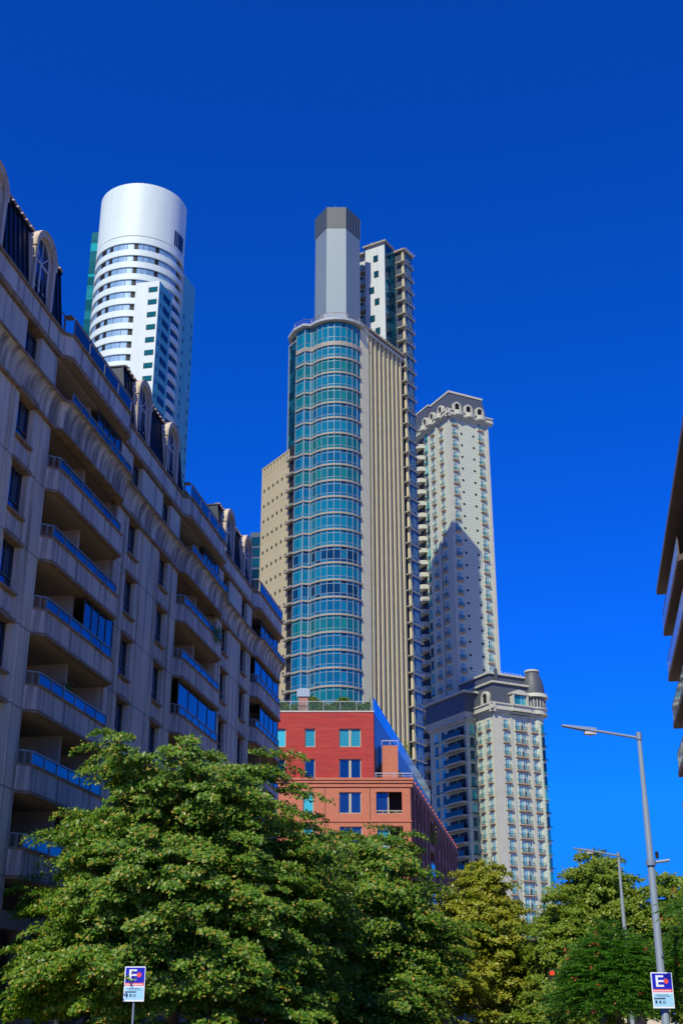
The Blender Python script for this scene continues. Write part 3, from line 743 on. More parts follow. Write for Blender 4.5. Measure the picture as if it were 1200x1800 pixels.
# ------------------------------------------------------------------ classic towers
cream = mat('cream_stone', (.50, .55, .44), .8, var=.3, vscale=(.2, .2, .1), ns=1, col2=(.43, .48, .39), joints=[('z', .77, 0, .07, (.34, .31, .26))])
cream_p = mat('plain_cream_stone', (.50, .50, .42), .8, var=.2, ns=.6)
orange_t = mat('warm_ledge', (.46, .33, .22), .8)
slate = mat('slate_roof', (.075, .085, .105), .55, var=.2, ns=1.5)
cy_glass = mat('cyan_pane', (.02, .28, .30), .12, metal=.3, island=[(0, (.008, .03, .05)), (.25, (.01, .05, .08)), (.4, (.02, .20, .24)), (.8, (.03, .42, .42)), (1, (.2, .58, .56))])
iron = mat('dark_balconette_iron', (.05, .10, .10), .5)
def cl_window(par, name='window', w_=1.12, h_=1.98, twin=False):
    m = MB(); ww = w_*2.35 if twin else w_
    cs = (-.66*w_, .66*w_) if twin else (0,)
    for c_ in cs:
        a = w_/2; m.box(c_-a-.1, c_-a+.03, -.02, .10, 0, h_+.1); m.box(c_+a-.03, c_+a+.1, -.02, .10, 0, h_+.1); m.box(c_-a, c_+a, -.02, .12, h_, h_+.14)
        m.box(c_-.045, c_+.045, .02, .08, 0, h_); m.box(c_-a+.03, c_+a-.03, .02, .08, 1.25, 1.33)
    o = m.build(name, mat('pale_window_surround', (.62, .60, .54), .7), par)
    g = MB()
    for c_ in cs:
        a = w_/2
        for x0, x1 in ((c_-a+.03, c_-.045), (c_+.045, c_+a-.03)): g.box(x0, x1, .0, .03, 0, 1.25); g.box(x0, x1, .0, .03, 1.33, h_)
    g.build('pane', cy_glass, o)
    l = MB(); a = ww/2+.22; l.box(-a, a, 0, .52, -.22, -.02); l.box(-a+.12, a-.12, 0, .34, -.36, -.22); l.build('ledge', orange_t, o)
    r = MB(); r.box(-a+.04, a-.04, .44, .48, .72, .78)
    n = int(a*2/.2)
    for i in range(n+1): t = -a+.05+(2*a-.1)*i/n; r.box(t-.02, t+.02, .44, .48, -.02, .74)
    for sgn in (-1, 1): r.box(sgn*(a-.05)-.02, sgn*(a-.05)+.02, .0, .44, .72, .78)
    r.build('balconette', iron, o); return o
CWIN = {}
def put(proto_key, par, fr, t, z, **kw):
    key = (proto_key, par.name)
    if key not in CWIN: CWIN[key] = o = cl_window(par, twin=(proto_key == 'twin'))
    else: o = copy_tree(CWIN[key], par)
    x, y, _ = fr.p(t, 0); l = par.location; o.location = (x-l.x, y-l.y, z); o.rotation_euler = (0, 0, fr.rz()); return o
def plain_rest(par, items):
    """windows too low to be seen: one mesh"""
    m = MB()
    for fr, t, z in items: m.box(t-.5, t+.5, 0, .06, z, z+1.85, fr=fr); m.box(t-.7, t+.7, 0, .5, z-.25, z-.05, fr=fr)
    if items: tag(part(m, 'window', cy_glass, par), kind='stuff')

TX, TY = 25.9, 265.0
TC = thing('classic_tower', 'tall slim cream stone tower with slate mansard, round dormers and balconette windows, partly in shadow', 'building', (TX, TY, 0))
TF = Fr(TX, TY, 63); TS = Fr(TX, TY, -27+180); TW, TL, TH = 11.3, 22.0, 137.6
m = MB(); a, b, c = TF.p(0)[:2], TF.p(TW)[:2], TS.p(-TL)[:2]; d = (b[0]+c[0]-a[0], b[1]+c[1]-a[1]); solid(m, [a, b, d, c], 0, TH); part(m, 'wall', cream, TC)
m = MB(); m.box(-.02, 1.0-.3, 0, .14, 0, TH-1, fr=TF); m.box(-.7, .14, 0, .14, 0, TH-1, fr=TS); m.box(TW-.8, TW, 0, .14, 0, TH-1, fr=TF)
m.box(-5.9, -4.9, 0, .3, 0, TH-1, fr=TS); part(m, 'quoin_pilaster', cream_p, TC)
def cornice(m, pieces, z):
    for fr, t0, t1, o_ in pieces:
        m.box(t0, t1, 0, o_*.5, z, z+.5, fr=fr); m.box(t0, t1, 0, o_, z+.5, z+.8, fr=fr); m.box(t0, t1, 0, o_*.72, z+.8, z+1.7, fr=fr); m.box(t0, t1, 0, o_*.95, z+1.7, z+2.0, fr=fr)
m = MB(); cornice(m, [(TF, -1.0, TW+1.0, 1.0), (TS, -TL, 1.0, 1.02)], TH-.8)
for t in (2.4, 5.65, 8.9): m.prism([(t-1.3+2.6*i/8, 1.0+.5*math.sin(math.pi*i/8)) for i in range(9)], TH+.0, TH+1.15, fr=TF)
for t in (-3.3, -7.3, -10.6): m.prism([(t-1.3+2.6*i/8, 1.0+.5*math.sin(math.pi*i/8)) for i in range(9)], TH+.0, TH+1.15, fr=TS)
part(m, 'cornice', cream_p, TC)
m = MB()
def mans(m, fr0, W_, L_, z0, z1, i0, i1, sfr):
    A = [fr0.p(i0, -i0), fr0.p(W_-i0, -i0), fr0.p(W_-i0, -L_+i0), fr0.p(i0, -L_+i0)]; B = [fr0.p(i1, -i1), fr0.p(W_-i1, -i1), fr0.p(W_-i1, -L_+i1), fr0.p(i1, -L_+i1)]
    m.add([(x, y, z0) for x, y, _ in A] + [(x, y, z1) for x, y, _ in B], [(0, 1, 2, 3), (7, 6, 5, 4), (0, 4, 5, 1), (1, 5, 6, 2), (2, 6, 7, 3), (3, 7, 4, 0)])
mans(m, TF, TW, 9.8, TH+1.2, TH+6.6, .1, .9, TS); part(m, 'mansard_roof', slate, TC)
q = TF.sub(0, -10); m = MB(); mans(m, q, TW, 12, TH+1.2, TH+7.6, .3, 1.1, TS)
part(m, 'rear_mansard', slate, TC)
m = MB(); mans(m, TF, TW, 9.8, TH+6.6, TH+7.1, .7, .7, TS); part(m, 'roof_rim', cream_p, TC)
m = MB(); mans(m, q, TW, 12, TH+7.6, TH+8.0, .9, .9, TS); part(m, 'rear_roof_rim', cream_p, TC)
def dormer(par, fr, t, z, s=1.0, o_=.1):
    m = MB(fr); arch(m, t, 1.05*s, z, z+1.3*s, -1.5, o_, .66*s, seg=12); d = part(m, 'dormer', cream_p, par)
    g = MB(fr); arch(g, t, 1.05*s, z, z+1.3*s, -1.5, o_-.35, .72*s, seg=12, fill=True); g.box(t-.05, t+.05, o_-.3, o_-.2, z, z+1.9*s); g.box(t-.6*s, t+.6*s, o_-.3, o_-.2, z+.9*s, z+1.0*s)
    subpart(g, 'dormer_window', dk_win, d, par.location)
for t in (2.4, 5.65, 8.9): dormer(TC, TF, t, TH+1.3, 1.05, .45)
for t in (-3.3, -7.3, -10.6): dormer(TC, TS, t, TH+1.3, 1.05, .45)
rest = []
cnt = 0
for k in range(30):
    z = 135.1 - 3.08*k
    if z < 30: break
    for fr, t in ((TF, 1.5), (TF, 8.9), (TS, -3.3), (TS, -7.3)):
        if cnt < 96: put('single', TC, fr, t, z); cnt += 1
        else: rest.append((fr, t, z))
    rest.append((TS, -10.6, z))
plain_rest(TC, rest)
ph0 = None
for k in range(26):
    z = 133.1 - 3.08*k
    for t in (3.5, 6.9):
        if ph0 is None: m = MB(); m.fr = Fr(0, 0, 90); m.add([(.32*math.cos(i*math.pi/6), -.03, .32*math.sin(i*math.pi/6)) for i in range(12)], [tuple(range(12))]); ph0 = o = m.build('porthole', dk_win, TC)
        else: o = ph0.copy(); C.objects.link(o)
        x, y, _ = TF.p(t, .0); o.location = (x-TX, y-TY, z); o.rotation_euler = (0, 0, TF.rz())
rb0 = None
for k in range(33):
    z = 133.4 - 3.08*k
    if rb0 is None:
        m = MB(TS); m.prism([(-15.6+4.2*i/8, 1.9*math.sin(math.pi*i/8)**.5) for i in range(9)], 0, 1.05); rb0 = o = part(m, 'round_balcony', cream_p, TC)
        m = MB(TS); m.box(-15.2, -11.8, 0, .3, 1.05, 2.8); subpart(m, 'balcony_opening', dk_win, o, TC.location)
    else: o = copy_tree(rb0, TC)
    o.location = (0, 0, z)

LX, LY = 31.8, 253.0
LC = thing('classic_turret_tower', 'lower cream stone tower with slate roof and a domed corner turret, rows of double windows', 'building', (LX, LY, 0))
LF = Fr(LX, LY, 62); LS = Fr(LX, LY, -28+180); LFW, LH = 11.9, 62.8
m = MB(); a, b, c = LF.p(0)[:2], LF.p(LFW)[:2], LS.p(-14)[:2]; d = (b[0]+c[0]-a[0], b[1]+c[1]-a[1]); solid(m, [a, b, d, c], 0, LH)
e = Fr(26.5, 258.1, 62); es = Fr(26.5, 258.1, -28+180)
solid(m, [e.p(0)[:2], e.p(4)[:2], (e.p(4)[0]-.469*14, e.p(4)[1]+.883*14), es.p(-14.5)[:2]], 0, LH-.6)
part(m, 'wall', cream, LC)
m = MB(); m.cyl(*LF.p(LFW-.2, -1.5)[:2], 0, LH, 1.9, seg=28); part(m, 'corner_turret', cream, LC, False)
SD = LF.sub(LFW+1.4, -2.2, -90+0)
m = MB(LF); m.box(LFW+.2, LFW+2.6, -12, -2.6, 0, LH-5.5)
for k in range(19): m.box(LFW+2.6, LFW+3.2, -5.2, -3.2, LH-7-2.77*k, LH-6.2-2.77*k)
part(m, 'side_wing', cream, LC)
m = MB(); m.box(-.02, 2.0, 0, .18, 0, LH-1.5, fr=LF); m.box(-.5, .18, 0, .18, 0, LH-1.5, fr=LS); m.box(4.0, 4.6, 0, .16, 0, LH-2, fr=LF); m.box(8.8, 9.4, 0, .16, 0, LH-2, fr=LF)
part(m, 'quoin_pilaster', cream_p, LC)
m = MB(); cornice(m, [(LF, -1.0, LFW, 1.0), (LS, -7, 1.0, 1.02), (LF, 4.2, 9.2, 1.35)], LH-1.3); 
tx, ty = LF.p(LFW-.2, -1.5)[:2]
m.cyl(tx, ty, LH-.8, LH-.5, 2.9); m.cyl(tx, ty, LH-.5, LH+.4, 2.6); m.cyl(tx, ty, LH+.4, LH+.7, 2.85)
cornice(m, [(e, -.8, 2.4, .8), (es, -14.5, .8, .82)], LH-2.2)
part(m, 'cornice', cream_p, LC)
m = MB(); mans(m, LF, LFW+.5, 14, LH+.6, LH+5.2, .1, .6, LS); part(m, 'mansard_roof', slate, LC)
m = MB(); mans(m, LF, LFW+.9, 14.4, LH+5.2, LH+5.6, .1, .1, LS)
part(m, 'roof_rim', cream_p, LC)
m = MB(); mans(m, LF.sub(0, -1.2), LFW-.5, 12, LH+5.6, LH+7.4, .5, .6, LS); m.box(1.7, 2.3, -1.6, -1.1, LH+5.6, LH+8.6, fr=LF); part(m, 'upper_roof', slate, LC)
m = MB(); mans(m, LF.sub(0, -1.2), LFW-.3, 12, LH+7.4, LH+7.8, .2, .2, LS)
for i in range(12): m.box(1+i*.7, 1.08+i*.7, -1.7, -1.6, LH+7.8, LH+8.3, fr=LF)
part(m, 'upper_rim', cream_p, LC)
m = MB(); mans(m, Fr(e.p(-.8, .8)[0], e.p(-.8, .8)[1], 62), 6, 16, LH-.2, LH+4.0, 0, .3, LS); part(m, 'wing_roof', slate, LC)
m = MB(); mans(m, Fr(e.p(-.8, .8)[0], e.p(-.8, .8)[1], 62), 6.4, 16.4, LH+4.0, LH+4.5, -.2, -.2, LS); part(m, 'wing_roof_rim', cream_p, LC)
m = MB(); m.lathe(tx, ty, [(2.7, LH+.7), (2.5, LH+3), (2.55, LH+4.0), (2.4, LH+5.6), (2.1, LH+7.0), (1.6, LH+8.4), (1.3, LH+9.0), (0, LH+9.0)], 28); part(m, 'turret_dome', slate, LC, True)
m = MB(); m.lathe(tx, ty, [(1.3, LH+8.95), (1.6, LH+8.95), (1.6, LH+9.35), (0, LH+9.35)], 28); m.lathe(tx, ty, [(2.0, LH+3.0), (3.2, LH+3.0), (3.0, LH+3.8), (2.0, LH+3.9)], 28, a0=-140, a1=40)
for i in range(10): t = R(-130+i*16); m.tube([(tx+2.6*math.cos(t), ty+2.6*math.sin(t), LH+.7), (tx+2.6*math.cos(t), ty+2.6*math.sin(t), LH+3)], .12, 5)
part(m, 'turret_rim', cream_p, LC)
dormer(LC, LS, -2.6, LH+.7, 1.25, .35)
m = MB(LF); m.box(4.6, 5.1, -.8, .7, LH+.7, LH+3.0); m.box(8.3, 8.8, -.8, .7, LH+.7, LH+3.0)
m.prism([(4.3, -.8), (4.3, .8), (9.1, .8), (9.1, -.8)], LH+3.0, LH+3.3); m.add([LF.p(4.4+4.6*i/8, o_, LH+3.3+.75*math.sin(math.pi*i/8)) for o_ in (.7, -.8) for i in range(9)] + [LF.p(4.4, .7, LH+3.3)], [tuple(range(9)), tuple(range(17, 8, -1))] + [(i, i+1, i+10, i+9) for i in range(8)])
dm = part(m, 'wide_dormer', cream_p, LC)
m = MB(LF)
for i in range(4): m.box(5.15+i*.8, 5.85+i*.8, .1, .3, LH+.9, LH+2.9)
subpart(m, 'dormer_window', cy_glass, dm, LC.location)
items = []
for k in range(20):
    z = LH-4.6 - 2.77*k
    if z < 3: break
    for key, fr, t in (('single', LF, 2.9), ('twin', LF, 6.7), ('single', LF, 10.2), ('single', LS, -1.8), ('single', LS, -5.0)):
        if k < 18: put(key, LC, fr, t, z)
        else: items.append((fr, t, z))
    tw = Fr(tx, ty, 62); tq = Fr(tx+1.92*math.cos(R(-45)), ty+1.92*math.sin(R(-45)), 45)
    items.append((tq, 0, z)); items.append((e, 1.4, z)); items.append((es, -9.2, z)); items.append((es, -11.8, z))
plain_rest(LC, items)
m0 = None
for k in range(20):
    z = LH-5.0-2.77*k
    if z < 3: break
    if m0 is None:
        m = MB(es); m.prism([(-7.8, 0), (-7.4, 1.2), (-4, 1.6), (-.6, 1.2), (-.2, 0)], -.3, .0); m0 = o = part(m, 'balcony', cream_p, LC)
        m = MB(es); m.box(-7.3, -.7, 1.15, 1.2, 0, 1.0); m.box(-7.4, -.6, 1.1, 1.25, 1.0, 1.08)
        subpart(m, 'railing', mat('green_balcony_glass', (.01, .05, .06), .2, metal=.1), o, LC.location)
        m = MB(es); m.box(-7.2, -4.3, 0, .08, 0, 2.1); m.box(-3.8, -.9, 0, .08, 0, 2.1); subpart(m, 'balcony_door', dk_win, o, LC.location)
    else: o = copy_tree(m0, LC)
    o.location = (0, 0, z)
# far dark glass building behind
FX, FY = -26.3, 330.0
FB = thing('far_glass_tower', 'dark blue glass tower glimpsed far behind between the grey block and the beige tower', 'building', (FX, FY, 0))
fb = Fr(FX, FY, 95); m = MB(fb); m.box(0, 20, -14, 0, 0, 132.5); part(m, 'wall', mat('dark_blue_wall', (.02, .05, .10), .4), FB)
m = MB(fb)
for k in range(39):
    for i in range(6): m.box(.3+i*3.3, 3.3+i*3.3, 0, .1, 3+k*3.3, 5.6+k*3.3)
part(m, 'window_grid', blue_g, FB)

# ------------------------------------------------------------------ red brick building
brick_r = mat('deep_red_cladding', (.38, .05, .04), .85, brick=(1.6, .115, (.46, .035, .03), (.34, .025, .025), (.22, .025, .02)), var=.25, vscale=(.15, .15, 1.2), ns=3, col2=(.45, .10, .07), bump=.15)
brick_o = mat('orange_brick', (.5, .16, .09), .85, brick=(.26, .08, (.58, .165, .085), (.47, .125, .065), (.42, .21, .13)), var=.45, vscale=(1, 1, .25), ns=.8, col2=(.42, .16, .10), bump=.2)
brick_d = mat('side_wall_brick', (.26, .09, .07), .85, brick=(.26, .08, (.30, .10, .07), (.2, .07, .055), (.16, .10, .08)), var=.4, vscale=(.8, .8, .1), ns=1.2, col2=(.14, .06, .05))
concr = mat('pale_coping', (.5, .47, .42), .7)
rail_g = mat('blue_glass_railing', (.05, .25, .65), .08, metal=.8, island=[(0, (.03, .26, .42)), (1, (.05, .34, .52))])
BX, BY = 6.23, 112.0
RB = thing('brick_building', 'red and orange brick apartment building with a planted roof and blue glass side railing', 'building', (BX, BY, 0))
BF = Fr(BX, BY, 90); BS = Fr(BX, BY, AZ)          # front: t negative left; side: t away
UF = Fr(2.98, BY, 90); US2 = Fr(2.98, BY, AZ)
def wall_with_holes(m, fr, t0, t1, z0, z1, holes, th=.4, mi=0):
    """a wall split round rectangular openings (ta,tb,za,zb)"""
    ts = sorted({t0, t1} | {h[0] for h in holes} | {h[1] for h in holes}); ts = [t for t in ts if t0 <= t <= t1]
    for a, b in zip(ts, ts[1:]):
        mid = (a+b)/2; hs = sorted([(h[2], h[3]) for h in holes if h[0] < mid < h[1]]); z = z0
        for za, zb_ in hs:
            if za > z: m.box(a, b, -th, 0, z, za, mi, fr=fr)
            z = max(z, zb_)
        if z < z1: m.box(a, b, -th, 0, z, z1, mi, fr=fr)
upper = [(-1.2-2.0, -1.2, 24.85, 26.55), (-5.4-.95, -5.4, 24.85, 26.55), (-8.1-1.0, -8.1, 24.85, 26.55), (-13.5, -12.5, 24.85, 26.55),
         (-3.2, -1.2, 21.98, 23.75), (-6.35, -5.4, 21.98, 23.75), (-9.1, -8.1, 21.98, 23.75), (-13.5, -12.5, 21.98, 23.75)]
m = MB(UF); wall_with_holes(m, UF, -17, 0, 21.4, 28.1, upper); 
part(m, 'red_wall', brick_r, RB)
m = MB(UF); m.box(-17, .04, -.5, .05, 28.1, 28.22); part(m, 'coping', concr, RB)
m = MB(US2)
wall_with_holes(m, US2, .4, 50.6, 21.4, 28.1, [(3.0, 4.2, 22.6, 25.6), (7.5, 8.6, 22.6, 24.4), (13, 15, 22.6, 24.6), (22, 24, 22.6, 24.6), (31, 33, 22.6, 24.6), (40, 42, 22.6, 24.6)], .35)
m.box(.4, 50.6, -.9, -.6, 21.4, 28.1)
part(m, 'side_upper_wall', mat('blue_grey_metal_cladding', (.05, .14, .26), .35, metal=.5, var=.2, ns=.3, joints=[('h', 1.4, 0, .04, (.03, .07, .12))]), RB)
m = MB(UF); m.box(-17, -.3, -30, -.5, 27.7, 28.0); part(m, 'roof_deck', concr, RB)
lower = [(-3.1, -.77, 18.85, 20.78), (-3.05, -.72, 15.75, 17.75), (-3.1, -.75, 12.7, 14.7),
         (-6.45, -4.45, 18.85, 20.75), (-6.4, -4.4, 15.8, 17.7), (-6.4, -4.4, 12.7, 14.6), (-9.7, -8.75, 18.85, 20.75), (-9.7, -8.75, 15.8, 17.7), (-13, -12, 18.85, 20.75), (-13, -12, 15.8, 17.7)]
m = MB(BF); wall_with_holes(m, BF, -20, 0, 0, 21.2, lower)
part(m, 'orange_wall', brick_o, RB)
m = MB(BF)
for z, o_ in ((21.2, .12), (20.55+.45, .0)): pass
m.box(-20, .2, -.4, .10, 21.202, 21.55); m.box(-20, .26, -.4, .2, 21.55, 21.8); m.box(-20, .32, -.4, .28, 21.8, 22.0)
m.box(-20, .1, .002, .07, 18.1, 18.22); m.box(-20, .1, .002, .07, 15.0, 15.12); m.box(-20, .1, .002, .07, 11.9, 12.02)
part(m, 'cornice', brick_o, RB)
jt = mat('dark_brick_joint', (.10, .05, .04), .9)  # dark tone of the expansion joint strips
m = MB(BF)
for t in (-7.7, -3.65): m.box(t-.03, t+.03, .001, .012, 10, 21.2)
part(m, 'expansion_joint', jt, RB)
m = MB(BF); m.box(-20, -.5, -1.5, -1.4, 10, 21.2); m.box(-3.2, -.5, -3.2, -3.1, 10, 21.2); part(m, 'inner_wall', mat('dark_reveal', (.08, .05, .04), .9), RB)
blind = mat('cyan_blind', (.03, .33, .42), .3, joints=[('z', .14, 0, .03, (.01, .12, .18))], metal=.2)
def rb_window(fr, h, double=True, kind=0, open_=False):
    ta, tb, za, zb_ = h; m = MB(fr); fm = mat('beige_window_frame', (.42, .38, .28), .6)
    m.box(ta, ta+.07, -.22, -.14, za, zb_); m.box(tb-.07, tb, -.22, -.14, za, zb_); m.box(ta+.07, tb-.07, -.22, -.14, za, za+.08); m.box(ta+.07, tb-.07, -.22, -.14, zb_-.08, zb_)
    mid = (ta+tb)/2
    if double: m.box(mid-.11, mid+.11, -.22, -.13, za+.08, zb_-.08)
    o = part(m, 'window', fm, RB)
    g = MB(fr)
    for a, b in (((ta+.07, mid-.11), (mid+.11, tb-.07)) if double else ((ta+.07, tb-.07),)): g.box(a, b, -.24, -.2, za+.08, zb_-.08)
    subpart(g, 'pane', {0: glassd, 1: blind, 2: mat('navy_pane', (.01, .08, .2), .1, metal=.7), 3: mat('bright_blind_pane', (.05, .45, .6), .3)}[kind], o, RB.location)
for i, h in enumerate(upper): rb_window(UF, h, (h[1]-h[0]) > 1.5, {0: 1, 1: 1, 2: 3, 3: 3}.get(i, 2))
for i, h in enumerate(lower):
    if i in (0, 1, 2):
        m = MB(BF); ta, tb, za, zb_ = h; mid = ta+1.1
        m.box(mid-.06, mid+.06, -.5, -.4, za, zb_); m.box(ta, tb, -.2, -.14, za+.22, za+.3); m.box(ta, tb, -.2, -.14, za-.0, za+.05)
        for j in range(5): t = ta+(tb-ta)*j/4; m.box(t-.02 if j else t, t+.02 if j < 4 else t, -.19, -.15, za+.05, za+.22)
        o = part(m, 'loggia_frame', mat('beige_window_frame', (.42, .38, .28), .6), RB)
        g = MB(BF); g.box(ta, mid-.06, -.5, -.45, za, zb_); subpart(g, 'pane', glassd if i == 0 else blind, o, RB.location)
    else: rb_window(BF, h, (h[1]-h[0]) > 1.5, 0 if i < 6 else 3)
# long side wall with piers, recessed strip and balconies
m = MB(BS)
sh_ = []
for c0 in (3.2, 6.4, 9.6, 26, 30, 34, 38, 42, 46):
    for z in (18.9, 15.9, 12.9, 9.9, 6.9): sh_.append((c0-.6, c0+.6, z, z+1.7))
for z in (18.4, 15.4, 12.4, 9.4, 6.4): sh_.append((16.5, 20.5, z, z+2.4))
wall_with_holes(m, BS, .4, 51, 0, 21.9, sh_, .45)
for t in (1.6, 4.8, 8.0, 11.4, 14.6, 22, 24, 28, 32, 36, 40, 44, 48): m.box(t-.3, t+.3, 0, .14, 0, 21.2)
m.box(.02, 51, 0, .12, 21.3, 21.9)
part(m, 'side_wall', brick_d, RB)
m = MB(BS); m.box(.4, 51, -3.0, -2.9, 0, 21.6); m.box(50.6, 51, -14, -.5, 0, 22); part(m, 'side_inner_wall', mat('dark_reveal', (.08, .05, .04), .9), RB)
for c0 in (3.2, 6.4, 9.6, 26, 30, 34, 38, 42, 46):
    for z in (18.9, 15.9, 12.9):
        m = MB(BS); m.box(c0-.6, c0-.5, -.3, -.2, z, z+1.7); m.box(c0+.5, c0+.6, -.3, -.2, z, z+1.7); m.box(c0-.5, c0+.5, -.3, -.2, z, z+.1); m.box(c0-.5, c0+.5, -.3, -.2, z+1.6, z+1.7)
        o = part(m, 'side_window', bronze, RB); g = MB(BS); g.box(c0-.5, c0+.5, -.28, -.24, z+.1, z+1.6); subpart(g, 'pane', glassd, o, RB.location)
m = MB(BS); m.add([BS.p(5.85, -.1, 18.6+1.7), BS.p(6.95, -.1, 18.6+1.7), BS.p(6.95, .9, 19.2), BS.p(5.85, .9, 19.2)], [(0, 1, 2, 3)]); part(m, 'tilted_window', mat('white_open_sash', (.6, .62, .65), .4), RB)
for z in (15.4, 12.4, 9.4):
    m = MB(BS); m.box(16.6, 20.4, .02, .06, z, z+1.05); m.box(16.5, 20.5, .0, .1, z+1.05, z+1.12); part(m, 'side_balcony_railing', glassb, RB)
m0 = None
for i in range(22):
    t = 1.5+i*2.3
    if m0 is None: m = MB(); m.box(-.28, .28, -.25, .22, 22.0, 22.2); m.box(-.2, .2, -.16, .25, 22.2, 22.34); m0 = o = m.build('parapet_cap', mat('red_cap_tile', (.42, .10, .07), .8), RB)
    else: o = m0.copy(); C.objects.link(o)
    x, y, _ = BS.p(t, -.1); o.location = (x-BX, y-BY, -.1); o.rotation_euler = (0, 0, BS.rz())
m = MB(BS); m.box(.3, 51, -3.4, -.45, 21.4, 21.6); part(m, 'terrace_floor', concr, RB)
# brick hut on the setback and the rails
m = MB(BF); m.box(-2.45, -1.0, -3.2, -1.5, 21.6, 25.3, fr=BF); hut = part(m, 'brick_stair_hut', brick_o, RB)
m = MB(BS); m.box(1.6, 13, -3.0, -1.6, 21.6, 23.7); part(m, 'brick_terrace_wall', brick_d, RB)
m = MB(BF); m.box(-3.2, .2, -.1, -.04, 22.42, 22.5); m.box(-3.2, .2, -.1, -.04, 22.2, 22.24)
for i in range(5): m.box(-3.15+i*.82, -3.1+i*.82, -.1, -.04, 22.0, 22.42)
m.box(-2.5, -.95, -1.55, -1.45, 25.7, 25.78)
for i in range(3): m.box(-2.5+i*.75, -2.45+i*.75, -1.55, -1.45, 25.3, 25.7)
part(m, 'terrace_railing', mat('pale_steel_rail', (.5, .5, .5), .4, metal=.5), RB)
m = MB(US2)
for i in range(34): m.box(.05+i*1.48, 1.49+i*1.48, -.05, .0, 28.05, 29.5)
part(m, 'glass_railing', rail_g, RB)
m = MB(UF)
m.box(-17, 0, -.3, -.26, 29.15, 29.2)
for i in range(12): m.box(-17+i*1.54, -16.96+i*1.54, -.3, -.26, 28.22, 29.15)
part(m, 'front_railing', mat('pale_steel_rail', (.5, .5, .5), .4, metal=.5), RB)
m = MB(UF)
for i in range(11): m.box(-17+i*1.54+.05, -17+i*1.54+1.5, -.29, -.27, 28.25, 29.12)
part(m, 'front_glass', mat('clear_railing_glass', (.3, .45, .45), .05, alpha=(.05, (.9, .95, .95))), RB)
m = MB(UF); m.box(-7.0, -6.1, -1.8, -.6, 28.0, 29.7); ch = part(m, 'chimney', mat('pale_red_brick', (.40, .16, .12), .85, brick=(.26, .08, (.42, .17, .12), (.32, .12, .09), (.4, .28, .22))), RB)
m = MB(UF); m.box(-7.15, -5.95, -1.9, -.5, 29.7, 30.4); m.box(-6.9, -6.2, -1.5, -.9, 30.4, 30.6); subpart(m, 'vent_box', mat('zinc_vent', (.33, .40, .45), .45, metal=.4), ch, RB.location)

# ------------------------------------------------------------------ building on the right edge
QX, QY = 20.5, 75.0
RT = thing('balcony_building', 'apartment building at the right edge with long brown overhanging slabs and reflecting glass rails', 'building', (QX, QY, 0))
QF = Fr(QX, QY, 180+AZ+.8)                          # seen from the street: t runs towards the camera
brown = mat('brown_slab', (.17, .115, .08), .7, var=.2, ns=.5)
wt_glass2 = mat('reflecting_pane', (.2, .4, .5), .05, metal=.85, island=[(0, (.14, .42, .48)), (.5, (.4, .62, .62)), (1, (.6, .7, .6))])
m = MB(QF); m.box(.8, 42, -14, -2.3, 0, 27.0); part(m, 'wall', mat('brown_wall', (.25, .18, .13), .8), RT)
m = MB(QF); m.box(-.2, 42, -14, .15, 27.1, 27.45); part(m, 'roof_slab', brown, RT)
def lev(k): return 24.25 - 2.98*k
for k in range(8):
    z = lev(k)
    m = MB(QF)
    m.prism([(0, -3), (.0, .0), (14, .0), (15, -.75), (20, -.75), (21, .0), (34, .0), (35, -.75), (42, -.75), (42, -3)], z, z+.32); o = part(m, 'balcony_slab', brown, RT)
    g = MB(QF)
    for i in range(9): g.box(.1+i*1.54, 1.56+i*1.54, -.1, -.06, z+.34, z+1.35)
    g.box(.04, .08, -2.2, -.12, z+.34, z+1.35)
    for i in range(8): g.box(21.1+i*1.54, 22.56+i*1.54, -.1, -.06, z+.34, z+1.35)
    subpart(g, 'glass_railing', rail_g if k < 2 else wt_glass2, o, RT.location)
    f = MB(QF)
    for i in range(10): f.box(.02+i*1.54, .09+i*1.54, -.12, -.05, z+.32, z+1.36)
    f.box(0, 14, -.12, -.05, z+1.36, z+1.41); subpart(f, 'rail_frame', bronze, o, RT.location)
    w_ = MB(QF)
    for i in range(24): w_.box(1+i*1.7, 2.6+i*1.7, -2.3, -2.22, z+.35, z+2.6)
    part(w_, 'window_row', wt_glass2, RT)

